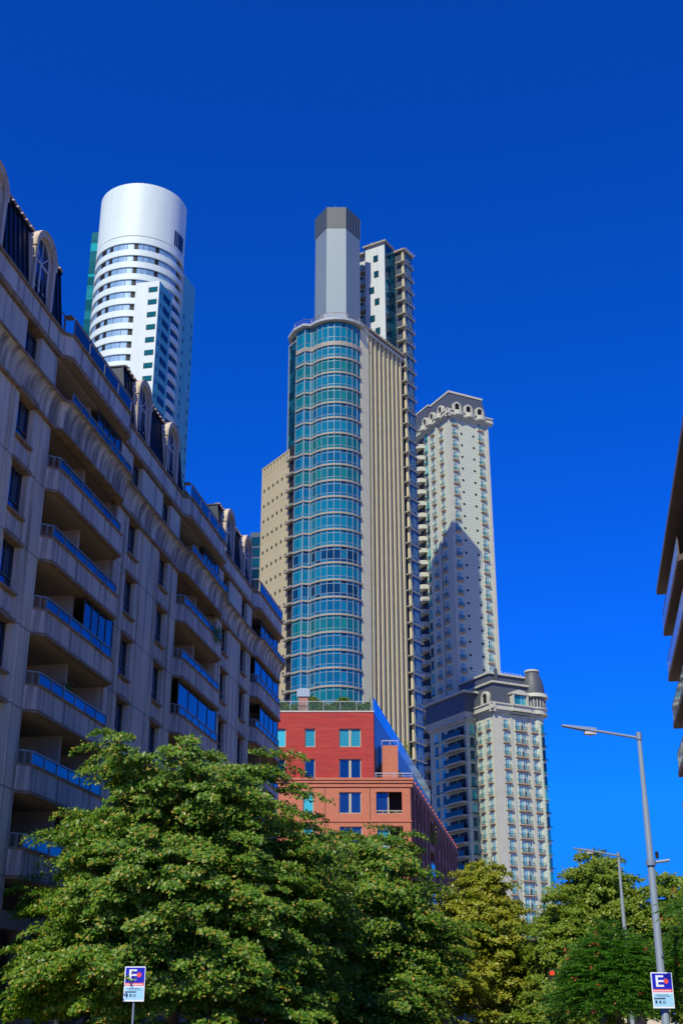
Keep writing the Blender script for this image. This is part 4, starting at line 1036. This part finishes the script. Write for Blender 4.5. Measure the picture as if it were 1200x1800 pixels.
# ------------------------------------------------------------------ street lamps
steel = mat('painted_lamp_steel', (.25, .31, .38), .45, metal=.4)
def lamp(x, y, label, arm_cam):
    L = thing('street_lamp', label, 'street lamp', (x, y, .13), 'tall street lamps on the right pavement')
    m = MB(); m.tube([(x, y, .13), (x, y, 5.8)], [.12, .10], 14); m.tube([(x, y, 5.8), (x, y, 7.74)], [.095, .085], 14); m.tube([(x, y, 7.74), (x, y, 9.62)], [.075, .065], 12)
    m.tube([(x, y, .13), (x, y, .5)], [.2, .18], 14); part(m, 'pole', steel, L, True)
    m = MB(); m.tube([(x, y, 9.55), (x-1.55, y, 9.82)], [.045, .04], 10); m.tube([(x, y, 9.5), (x, y, 9.72)], .09, 12); part(m, 'arm', steel, L)
    m = MB(); F_ = lambda a, b, z0, z1, h: [(x-a, y-h, z0), (x-b, y-h*.6, z1), (x-b, y+h*.6, z1), (x-a, y+h, z0)]
    lo = F_(1.3, 2.32, 9.72, 9.91, .14); hi = [(p[0], p[1], p[2]+(.12 if i in (0, 3) else .05)) for i, p in enumerate(lo)]
    m.add(lo+hi, [(0, 1, 2, 3), (7, 6, 5, 4), (0, 4, 5, 1), (1, 5, 6, 2), (2, 6, 7, 3), (3, 7, 4, 0)])
    hd = part(m, 'lamp_head', steel, L)
    m = MB(); m.box(x-1.65, x-1.3, -y-.1, -y+.1, 9.66, 9.74); m.tube([(x-1.47, y, 9.66), (x-1.47, y, 9.6)], .03, 6); subpart(m, 'light_sensor', mat('pale_sensor', (.55, .5, .48), .5), hd, L.location)
    if arm_cam:
        m = MB(); m.tube([(x, y, 5.88), (x+.55, y, 5.95)], .045, 8); m.cyl(x, y, 5.8, 5.95, .15, seg=14); br = part(m, 'side_bracket', steel, L)
        m = MB(); m.cyl(x+.2, y, 6.0, 6.14, .05, seg=10); m.lathe(x+.2, y, [(.055, 6.14), (.05, 6.19), (0, 6.21)], 10); subpart(m, 'camera_dome', dk_win, br, L.location)
    return L
lamp(9.04, 37.0, 'near street lamp carrying the parking sign, tall stepped pole with long arm', True)
lamp(14.4, 65.7, 'farther street lamp rising out of the trees behind the near lamp', False)

# ------------------------------------------------------------------ parking signs
sg_blue = mat('sign_blue', (.006, .008, .42), .4); sg_white = mat('sign_white', (.72, .76, .80), .45); sg_red = mat('sign_red', (.75, .08, .07), .45)
sg_cy = mat('sign_pale_blue', (.30, .58, .75), .45); sg_dk = mat('sign_dark', (.03, .03, .08), .5)
def sign(x, y, z, rot, label, post):
    """panel bottom centre at x,y,z; front towards the camera"""
    S = thing('parking_sign', label, 'sign', (x, y, z if not post else .13), 'blue parking signs')
    fr = Fr(x, y, 90+rot); w2, H = .30, .94
    if post: m = MB(); m.tube([(x, y+.05, .13), (x, y+.05, z+.9)], .03, 10); part(m, 'post', steel, S)
    m = MB(fr); m.box(-w2, w2, 0, .02, z, z+H); pa = part(m, 'panel', sg_white, S)
    m = MB(fr); m.box(-w2+.03, w2-.02, .021, .024, z+.50, z+H-.03); subpart(m, 'blue_field', sg_blue, pa, S.location)
    m = MB(fr); a = .025
    m.box(-.17, -.105, a, a+.004, z+.56, z+.86)
    for zz in (.56, .685, .81): m.box(-.105, .05, a, a+.004, z+zz, z+zz+.05)
    subpart(m, 'letter', sg_white, pa, S.location)
    m = MB(fr); m.add([fr.p(.12+.068*math.cos(i*math.pi/10), a+.002, z+.71+.068*math.sin(i*math.pi/10)) for i in range(20)], [tuple(range(20))]); subpart(m, 'red_disc', sg_red, pa, S.location)
    m = MB(fr); m.box(-w2+.03, w2-.02, .021, .024, z+.42, z+.495); subpart(m, 'red_band', sg_red, pa, S.location)
    m = MB(fr); m.box(-w2+.03, w2-.02, .021, .023, z+.05, z+.38); subpart(m, 'pale_field', sg_cy, pa, S.location)
    m = MB(fr)
    for i in range(11): m.box(-.25+i*.045, -.25+i*.045+.03, .0245, .026, z+.44, z+.472)
    subpart(m, 'white_lettering', sg_white, pa, S.location)
    m = MB(fr)
    for i in range(8): m.box(-.2+i*.045, -.2+i*.045+.032, .0235, .025, z+.335, z+.355); m.box(-.15+i*.045, -.15+i*.045+.03, .0235, .025, z+.30, z+.317)
    m.box(-w2+.04, .06, .0235, .025, z+.235, z+.27); m.box(-.23, -.18, .0235, .025, z+.12, z+.2); m.box(-.24, -.17, .0235, .025, z+.175, z+.2); m.box(-.12, -.07, .0235, .025, z+.12, z+.2)
    for i in range(3): m.box(-.03, .06, .0235, .025, z+.12+i*.03, z+.133+i*.03)
    subpart(m, 'dark_lettering', sg_dk, pa, S.location)
    return S
sign(8.98, 36.80, 1.93, -2, 'blue and white parking sign with a white E, strapped to the near street lamp', False)
sign(-5.95, 37.75, 2.12, 3, 'blue and white parking sign on a thin post, touched by the largest lime tree leaves', True)

# ------------------------------------------------------------------ trees
bark = mat('grey_brown_bark', (.11, .08, .055), .9, var=.5, vscale=(1, 1, .2), ns=9, bump=.6, bscale=30)
def leafmat(name, isl, tr=(.35, (1.0, 1.25, .5))): return mat(name, (.05, .1, .02), .42, island=isl, transl=tr, spec=.35)
lime_leaf = leafmat('lime_leaves', [(0, (.035, .12, .010)), (.4, (.09, .20, .016)), (.72, (.17, .29, .022)), (.88, (.25, .31, .03)), (.93, (.34, .28, .045)), (1, (.45, .28, .05))])
plane_leaf = leafmat('yellow_green_leaves', [(0, (.15, .19, .012)), (.5, (.29, .33, .02)), (.85, (.32, .33, .025)), (1, (.40, .27, .04))])
green_leaf = leafmat('fresh_green_leaves', [(0, (.08, .15, .012)), (.5, (.18, .27, .018)), (.85, (.21, .28, .025)), (1, (.30, .28, .04))])
fern_leaf = leafmat('feathery_leaves', [(0, (.03, .12, .015)), (.6, (.08, .23, .02)), (1, (.17, .33, .03))])
def leaves_mesh(name, P, N_, size, mats, parent, rng, aspect=.62, curl=.25):
    """P (n,3) centres, N_ (n,3) rough normals: one four-cornered leaf at each"""
    n = len(P); N_ = N_ / (np.linalg.norm(N_, axis=1, keepdims=True)+1e-9)
    r = rng.normal(size=(n, 3)); U = r - (r*N_).sum(1, keepdims=True)*N_; U[:, 2] -= .5; U -= (U*N_).sum(1, keepdims=True)*N_
    U /= np.linalg.norm(U, axis=1, keepdims=True)+1e-9; V = np.cross(N_, U)
    s = size * rng.uniform(.65, 1.25, (n, 1)); a = s*.5; b = s*aspect*.5
    c = [P - U*a, P + V*b - N_*s*curl*.2, P + U*a, P - V*b - N_*s*curl*.2]
    v = np.stack(c, 1).reshape(-1, 3).astype(np.float32)
    me = bpy.data.meshes.new(name); me.vertices.add(n*4); me.vertices.foreach_set('co', v.ravel())
    me.loops.add(n*4); me.loops.foreach_set('vertex_index', np.arange(n*4, dtype=np.int32))
    me.polygons.add(n); me.polygons.foreach_set('loop_start', np.arange(0, n*4, 4, dtype=np.int32)); me.polygons.foreach_set('loop_total', np.full(n, 4, dtype=np.int32))
    me.update(calc_edges=True); me.validate()
    me.materials.append(mats); ob = bpy.data.objects.new(name, me); C.objects.link(ob); ob.parent = parent; return ob
def tree(name, label, x, y, h, rx, zlow, leafm, nspray, nleaf, lsize, seed, group=None, ry=None, top=1.0, flat=.42, sprayr=.85, droop=.25, twigs=True, peak=.0, cat='tree', trunk_r=.22, lobes=.16, zc=None, inner=.16):
    rng = np.random.default_rng(seed); T = thing(name, label, cat, (x, y, 0), group)
    ry = ry or rx; zc = zc or zlow + (h-zlow)*.42
    # boughs on the crown envelope, whose radius changes with direction; each bough carries flat drooping sprays
    cs = []; outs = []
    ph = rng.uniform(0, 6.28, 6); nb = max(10, nspray // 9)
    gold = np.arange(nb*3) * 2.39996
    for i in range(nb*3):
        z_ = 1 - 2*(i+.5)/(nb*3)
        if rng.uniform() > (.62 if z_ > .1 else .36): continue
        az = gold[i] + rng.normal()*.15; el = math.asin(z_)
        f = 1 + lobes*math.sin(3*az+ph[0]+2*el) + lobes*.7*math.sin(5*az+ph[1]-3*el) + lobes*.5*math.sin(9*el+ph[2])
        r = rng.uniform(.70, .95)*f; hz = (h-zc) if z_ > 0 else (zc-zlow); w_ = math.cos(el)
        if z_ < 0: w_ = w_**.35
        if z_ > 0: w_ = w_**.85 * (1 - peak*z_)
        B = np.array([math.cos(az)*w_*rx*r, math.sin(az)*w_*ry*r, z_*hz*min(r, 1.0)])
        for k in range(9):
            q = rng.normal(size=3)*[.55, .55, .36]*sprayr
            c = B*rng.uniform(.82, 1.04) + q
            c[2] = min(c[2], h-zc-.1) if z_ < .9 else c[2]-.35*(h-zc)*.2; cs.append(c)
    cs = np.array(cs)
    Ps = []; Ns = []
    for c in cs:
        out = np.array([c[0]/rx, c[1]/ry, 0]); l = np.linalg.norm(out[:2]); out = out/(l+1e-6)
        k = int(nleaf*rng.uniform(.6, 1.3)); sr = sprayr*rng.uniform(.4, .85)
        rad = np.sqrt(rng.uniform(0, 1, k)); th = rng.uniform(0, 6.283, k)
        t = rad*np.cos(th)*1.25; u = rad*np.sin(th)*.8
        side = np.array([-out[1], out[0], 0])
        P = c + np.outer(t, out)*sr + np.outer(u, side)*sr + np.outer(rng.normal(size=k)*.16, [0, 0, 1])*sr*flat*2
        P[:, 2] -= droop*np.clip(t, 0, None)**2*sr*1.3 + droop*.9*u**2*sr
        P += rng.normal(size=(k, 3))*.05*sr
        Nn = np.array([0, 0, .6]) + out*.45 + np.array([-.1, -.3, 0]) + rng.normal(size=(k, 3))*.4
        Ps.append(P); Ns.append(Nn)
    kin = int(len(cs)*nleaf*inner)                       # inner leaves
    d = rng.normal(size=(kin, 3)); d /= np.linalg.norm(d, axis=1, keepdims=True); rr = rng.uniform(.2, .74, (kin, 1))
    Pin = d*rr*[rx, ry, 1]; Pin[:, 2] *= np.where(Pin[:, 2] > 0, (h-zc), (zc-zlow))*.95
    Ps.append(Pin); Ns.append(rng.normal(size=(kin, 3)))
    P = np.concatenate(Ps); Nn = np.concatenate(Ns); P[:, 2] += zc
    keep = P[:, 2] > max(zlow-.5, .5); P = P[keep]; Nn = Nn[keep]
    leaves_mesh('crown', P, Nn, lsize, leafm, T, rng)
    m = MB()
    hb = zlow + (h-zlow)*.25
    m.tube([(0, 0, 0), (.05, .03, hb*.5), (0, -.04, hb), (.05, 0, hb+(h-hb)*.5), (0, 0, h*.93)], [trunk_r, trunk_r*.8, trunk_r*.68, trunk_r*.35, .02], 10)
    T_tr = m.build('trunk', bark, T, smooth=True)
    m = MB(); idx = rng.choice(len(cs), min(len(cs), 60 if twigs else 14), replace=False)
    for j, i in enumerate(idx):
        c = cs[i] + [0, 0, zc]; big = j < 12
        z0 = hb + rng.uniform(0, .6)*(c[2]-hb) if c[2] > hb else hb*.85
        mid = np.array([c[0]*.45, c[1]*.45, (z0+c[2])/2 + .12*(h-zlow)*rng.uniform(.2, 1)])
        m.tube([(0, 0, z0), tuple(mid), tuple(c)], [trunk_r*(.38 if big else .16), trunk_r*(.22 if big else .09), .012], 6)
    m.build('branches', bark, T, smooth=True)
    return T
tree('lime_tree', 'largest broad lime tree with drooping layered leafy sprays, in front of the grey block', -5.5, 42.6, 11.7, 5.8, 1.2, lime_leaf, 1250, 180, .138, 3, 'lime trees along the left pavement', ry=4.4, droop=.3, sprayr=.8, trunk_r=.26, flat=.3, zc=3.7, lobes=.04, inner=.5)
tree('lime_tree', 'second broad lime tree below the red brick front, right of the largest one', .35, 50.0, 9.4, 4.0, 1.0, lime_leaf, 700, 190, .148, 11, 'lime trees along the left pavement', droop=.3, sprayr=.9, flat=.3, zc=3.2, lobes=.06, inner=.4)
tree('plane_tree', 'yellow green open crowned tree in front of the turret tower', 8.3, 75.0, 11.0, 3.0, 1.2, plane_leaf, 420, 110, .19, 5, 'yellow green trees down the avenue', sprayr=.75, peak=.45, flat=.6, droop=.1)
tree('plane_tree', 'lower yellow green tree left of the open crowned one, by the brick side wall', 5.0, 70.0, 6.6, 2.7, .8, plane_leaf, 260, 110, .18, 15, 'yellow green trees down the avenue', sprayr=.75, flat=.6, droop=.1)
tree('plane_tree', 'small bright tree in the gap under the cream turret tower', 12.2, 84.0, 5.6, 3.0, .8, green_leaf, 200, 110, .19, 25, 'yellow green trees down the avenue', sprayr=.8, flat=.6, droop=.1)
tree('bushy_tree', 'tall full green tree behind the farther street lamp', 14.9, 73.0, 10.6, 4.1, 1.0, green_leaf, 620, 130, .19, 7, 'green trees on the right side', sprayr=.85, peak=.35, flat=.6, droop=.1)
tree('bushy_tree', 'green tree left of the tall full one, right of the turret tower foot', 12.0, 70.0, 8.2, 2.2, .8, green_leaf, 300, 130, .18, 17, 'green trees on the right side', sprayr=.75, peak=.5, flat=.6, droop=.1)
tree('bushy_tree', 'green tree at the right edge behind the near lamp pole', 19.5, 70.0, 9.0, 3.0, 1.0, green_leaf, 340, 130, .18, 27, 'green trees on the right side', sprayr=.8, flat=.6, droop=.1)
tree('bushy_tree', 'low round green tree in front of the traffic light pole', 10.2, 62.0, 3.3, 1.8, .3, green_leaf, 120, 120, .16, 37, 'green trees on the right side', sprayr=.6, flat=.6, droop=.1, trunk_r=.08)
tree('distant_tree', 'hazy round tree far off at the right edge', 41.5, 150.0, 18.2, 7.0, 3.0, green_leaf, 220, 60, .5, 31, sprayr=1.6, flat=.7, droop=.1)
# feathery small tree: pinnate fronds on thin stems
def feather_tree(x, y, h, r, seed, nf, label, z0=None, zs=None):
    z0 = z0 or h*.55; zs = zs or h*.5
    rng = np.random.default_rng(seed); T = thing('feathery_tree', label, 'tree', (x, y, 0), 'small feathery trees by the near lamp')
    Ps = []; Ns = []; m = MB()
    m.tube([(0, 0, 0), (.04, 0, h*.4), (-.03, .02, h*.75)], [.09, .07, .03], 8); m.build('trunk', bark, T, smooth=True)
    st_ = MB()
    for i in range(nf):
        d = rng.normal(size=3); d /= np.linalg.norm(d); d[2] = abs(d[2])*.8-.25
        c0 = np.array([d[0]*r*.75*rng.uniform(.2, 1), d[1]*r*.75*rng.uniform(.2, 1), z0+d[2]*zs*rng.uniform(.5, 1)])
        o = np.array([d[0], d[1], rng.uniform(-.1, .5)]); o /= np.linalg.norm(o); L = rng.uniform(.5, .95)
        sd_ = np.cross(o, [0, 0, 1.0]); sd_ /= np.linalg.norm(sd_)+1e-6
        tip = []
        for t in np.linspace(0, 1, 5): tip.append(tuple(c0+o*L*t+np.array([0, 0, -.35*t*t*L])))
        if i < 160: st_.tube(tip, [.008, .007, .006, .004, .003], 4)
        ts = np.repeat(np.linspace(.12, 1, 15), 2); sg = np.tile([1, -1], 15); wd = .16*np.sin(np.pi*(ts*.85+.1))
        for u in (.45, 1.0):
            P = c0+np.outer(ts, o)*L+np.outer(sg*wd*u, sd_); P[:, 2] += -.35*ts**2*L - .03*u
            Ps.append(P); Ns.append(np.tile([0, 0, 1.0], (30, 1))+rng.normal(size=(30, 3))*.35)
    st_.build('branches', mat('green_stem', (.12, .14, .04), .8), T)
    leaves_mesh('crown', np.concatenate(Ps), np.concatenate(Ns), .085, fern_leaf, T, rng, aspect=.45)
    # reddish seed clusters
    P = []; 
    for i in range(16):
        a = rng.uniform(0, 6.28); c = np.array([math.cos(a)*r*.8, -abs(math.sin(a))*r*.8, z0+zs*rng.uniform(-.2, .5)]); P.append(c+rng.normal(size=(14, 3))*.05)
    P = np.concatenate(P); leaves_mesh('flower_clusters', P, rng.normal(size=P.shape), .05, mat('red_blossom', (.45, .08, .03), .6), T, rng, aspect=.8)
feather_tree(8.6, 41.2, 5.9, 2.4, 41, 1900, 'small feathery leaved tree left of the near lamp pole', 2.5, 3.3)
feather_tree(10.6, 35.2, 5.2, 1.9, 43, 420, 'small feathery leaved tree with red flowers right of the near lamp pole', 4.5, 1.0)
feather_tree(11.6, 42.0, 5.8, 2.2, 47, 800, 'feathery leaved tree at the right edge behind the parking sign')
def hedge(name, label, cat, fr, t0, t1, o0, o1, z0, z1, n, size, leafm, seed):
    rng = np.random.default_rng(seed); l = fr.p(t0, 0); T = thing(name, label, cat, (l[0], l[1], z0))
    t = rng.uniform(t0, t1, n); o = rng.uniform(o0, o1, n); z = z0 + (z1-z0)*rng.uniform(0, 1, n)**.8*(.75+.25*np.sin(t*2.1+seed)+.2*rng.uniform(size=n))
    P = np.array([fr.p(a, b, c) for a, b, c in zip(t, o, z)]) - np.array([l[0], l[1], z0])
    leaves_mesh('foliage', P, rng.normal(size=(n, 3))+[0, -.4, .6], size, leafm, T, rng, aspect=.4)
    m = MB(fr)
    for i in range(int((t1-t0)/.5)): m.tube([fr.p(t0+.2+i*.5, (o0+o1)/2, z0), fr.p(t0+.2+i*.5+.1, (o0+o1)/2, z0+(z1-z0)*.7)], [.02, .008], 4)
    m.v = [(a-l[0], b-l[1], c-z0) for a, b, c in m.v]; m.build('stems', bark, T)
    return T
hedge('roof_hedge', 'grassy green hedge behind the glass rail on the red building roof, right of the chimney', 'hedge', UF, -6.0, -.3, -1.1, -.4, 28.0, 29.5, 6500, .26, green_leaf, 1)
hedge('roof_hedge', 'short piece of grassy hedge on the red building roof, left of the chimney', 'hedge', UF, -9.5, -7.1, -1.1, -.4, 28.0, 29.4, 2800, .26, green_leaf, 2)
hedge('roof_shrub', 'yellow green shrub on the far roof terrace behind the blue glass rail', 'shrub', US2, 28.5, 31.0, -.8, -.1, 28.1, 31.2, 700, .25, plane_leaf, 3)
hedge('balcony_plant', 'leafy green plant hanging out of the recess in the dark brick side wall', 'plant', BS, 17.0, 18.6, -.2, .6, 18.5, 20.0, 400, .2, plane_leaf, 4)
hedge('balcony_plant', 'bushy dark plant hanging over the second balcony rail of the grey block', 'plant', W, 65.2, 66.4, -.1, .75, BK[1]+.6, BK[1]+2.0, 700, .13, fern_leaf, 5)
hedge('balcony_plant', 'small spiky plant behind a balcony rail of the grey block, above the big tree', 'plant', W, 45.3, 46.2, -.3, .3, BK[4]+1.0, BK[4]+2.0, 260, .13, fern_leaf, 6)
# low things glimpsed under the trees
def kiosk(x, y, w_, d_, h, label, colr):
    K = thing('low_building', label, 'building', (x, y, 0)); fr = Fr(x, y, 90)
    m = MB(fr); m.box(0, w_, -d_, 0, 0, h); part(m, 'wall', mat('pale_low_wall', colr, .8), K)
    m = MB(fr); m.box(-.3, w_+.3, -d_, .35, h, h+.35); part(m, 'roof', mat('pale_low_roof', (.6, .56, .5), .8), K)
    for i in range(int(w_/3)):
        m = MB(fr); m.box(.8+i*3, 2.6+i*3, 0, .06, 1.0, h-.7); o = part(m, 'window', dk_win, K)
    return K
kiosk(19.0, 120.0, 11, 8, 4.4, 'low pale building between the tree trunks at the bottom right', (.55, .48, .38))
kiosk(17.0, 138.0, 6, 6, 8.5, 'pale two storey building seen through the gap below the turret tower', (.6, .55, .46))
A = thing('red_awning', 'red cafe awning glimpsed under the trees at the bottom centre', 'awning', (6.6, 80, 0))
m = MB(); m.add([(5.2, 80, 2.95), (8.2, 80, 2.95), (8.2, 78, 2.35), (5.2, 78, 2.35), (5.2, 78, 2.1), (8.2, 78, 2.1)], [(0, 1, 2, 3), (3, 2, 5, 4)]); m.box(5.2, 8.2, -80.1, -80, 2.9, 3.0)
part(m, 'canopy', mat('red_awning_cloth', (.5, .03, .02), .8), A)
m = MB(); m.tube([(5.3, 80, 0), (5.3, 80, 2.9)], .04, 6); m.tube([(8.1, 80, 0), (8.1, 80, 2.9)], .04, 6); m.tube([(5.3, 80, 2.0), (5.3, 78.1, 2.3)], .025, 6); m.tube([(8.1, 80, 2.0), (8.1, 78.1, 2.3)], .025, 6); part(m, 'frame', steel, A)
S_ = thing('traffic_light', 'black traffic light with its red lamp lit, among the green trees', 'traffic light', (10.45, 65, .13))
m = MB(); m.tube([(10.45, 65, .13), (10.45, 65, 3.3)], .06, 10); part(m, 'pole', steel, S_, True)
m = MB(); m.box(10.29, 10.61, -65.2, -64.92, 3.0, 4.0)
for z in (3.83, 3.5, 3.17): m.lathe(10.45, 64.80, [(.1, z-.0), (.1, z+.001)], 6)
m.v = m.v; hs = part(m, "housing", mat('black_signal_housing', (.01, .01, .01), .5), S_)
for z, nm, mt in ((3.8, 'red_lens', mat('lit_red_lens', (.6, .01, .0), .4, emit=((1.0, .02, .01), 2.2))), (3.5, 'amber_lens', mat('dark_amber_lens', (.06, .03, 0), .3)), (3.2, 'green_lens', mat('dark_green_lens', (0, .04, .02), .3))):
    m = MB(); m.add([(10.45+.115*math.cos(i*math.pi/8), 64.91, z+.115*math.sin(i*math.pi/8)) for i in range(16)], [tuple(range(16))]); part(m, nm, mt, S_)
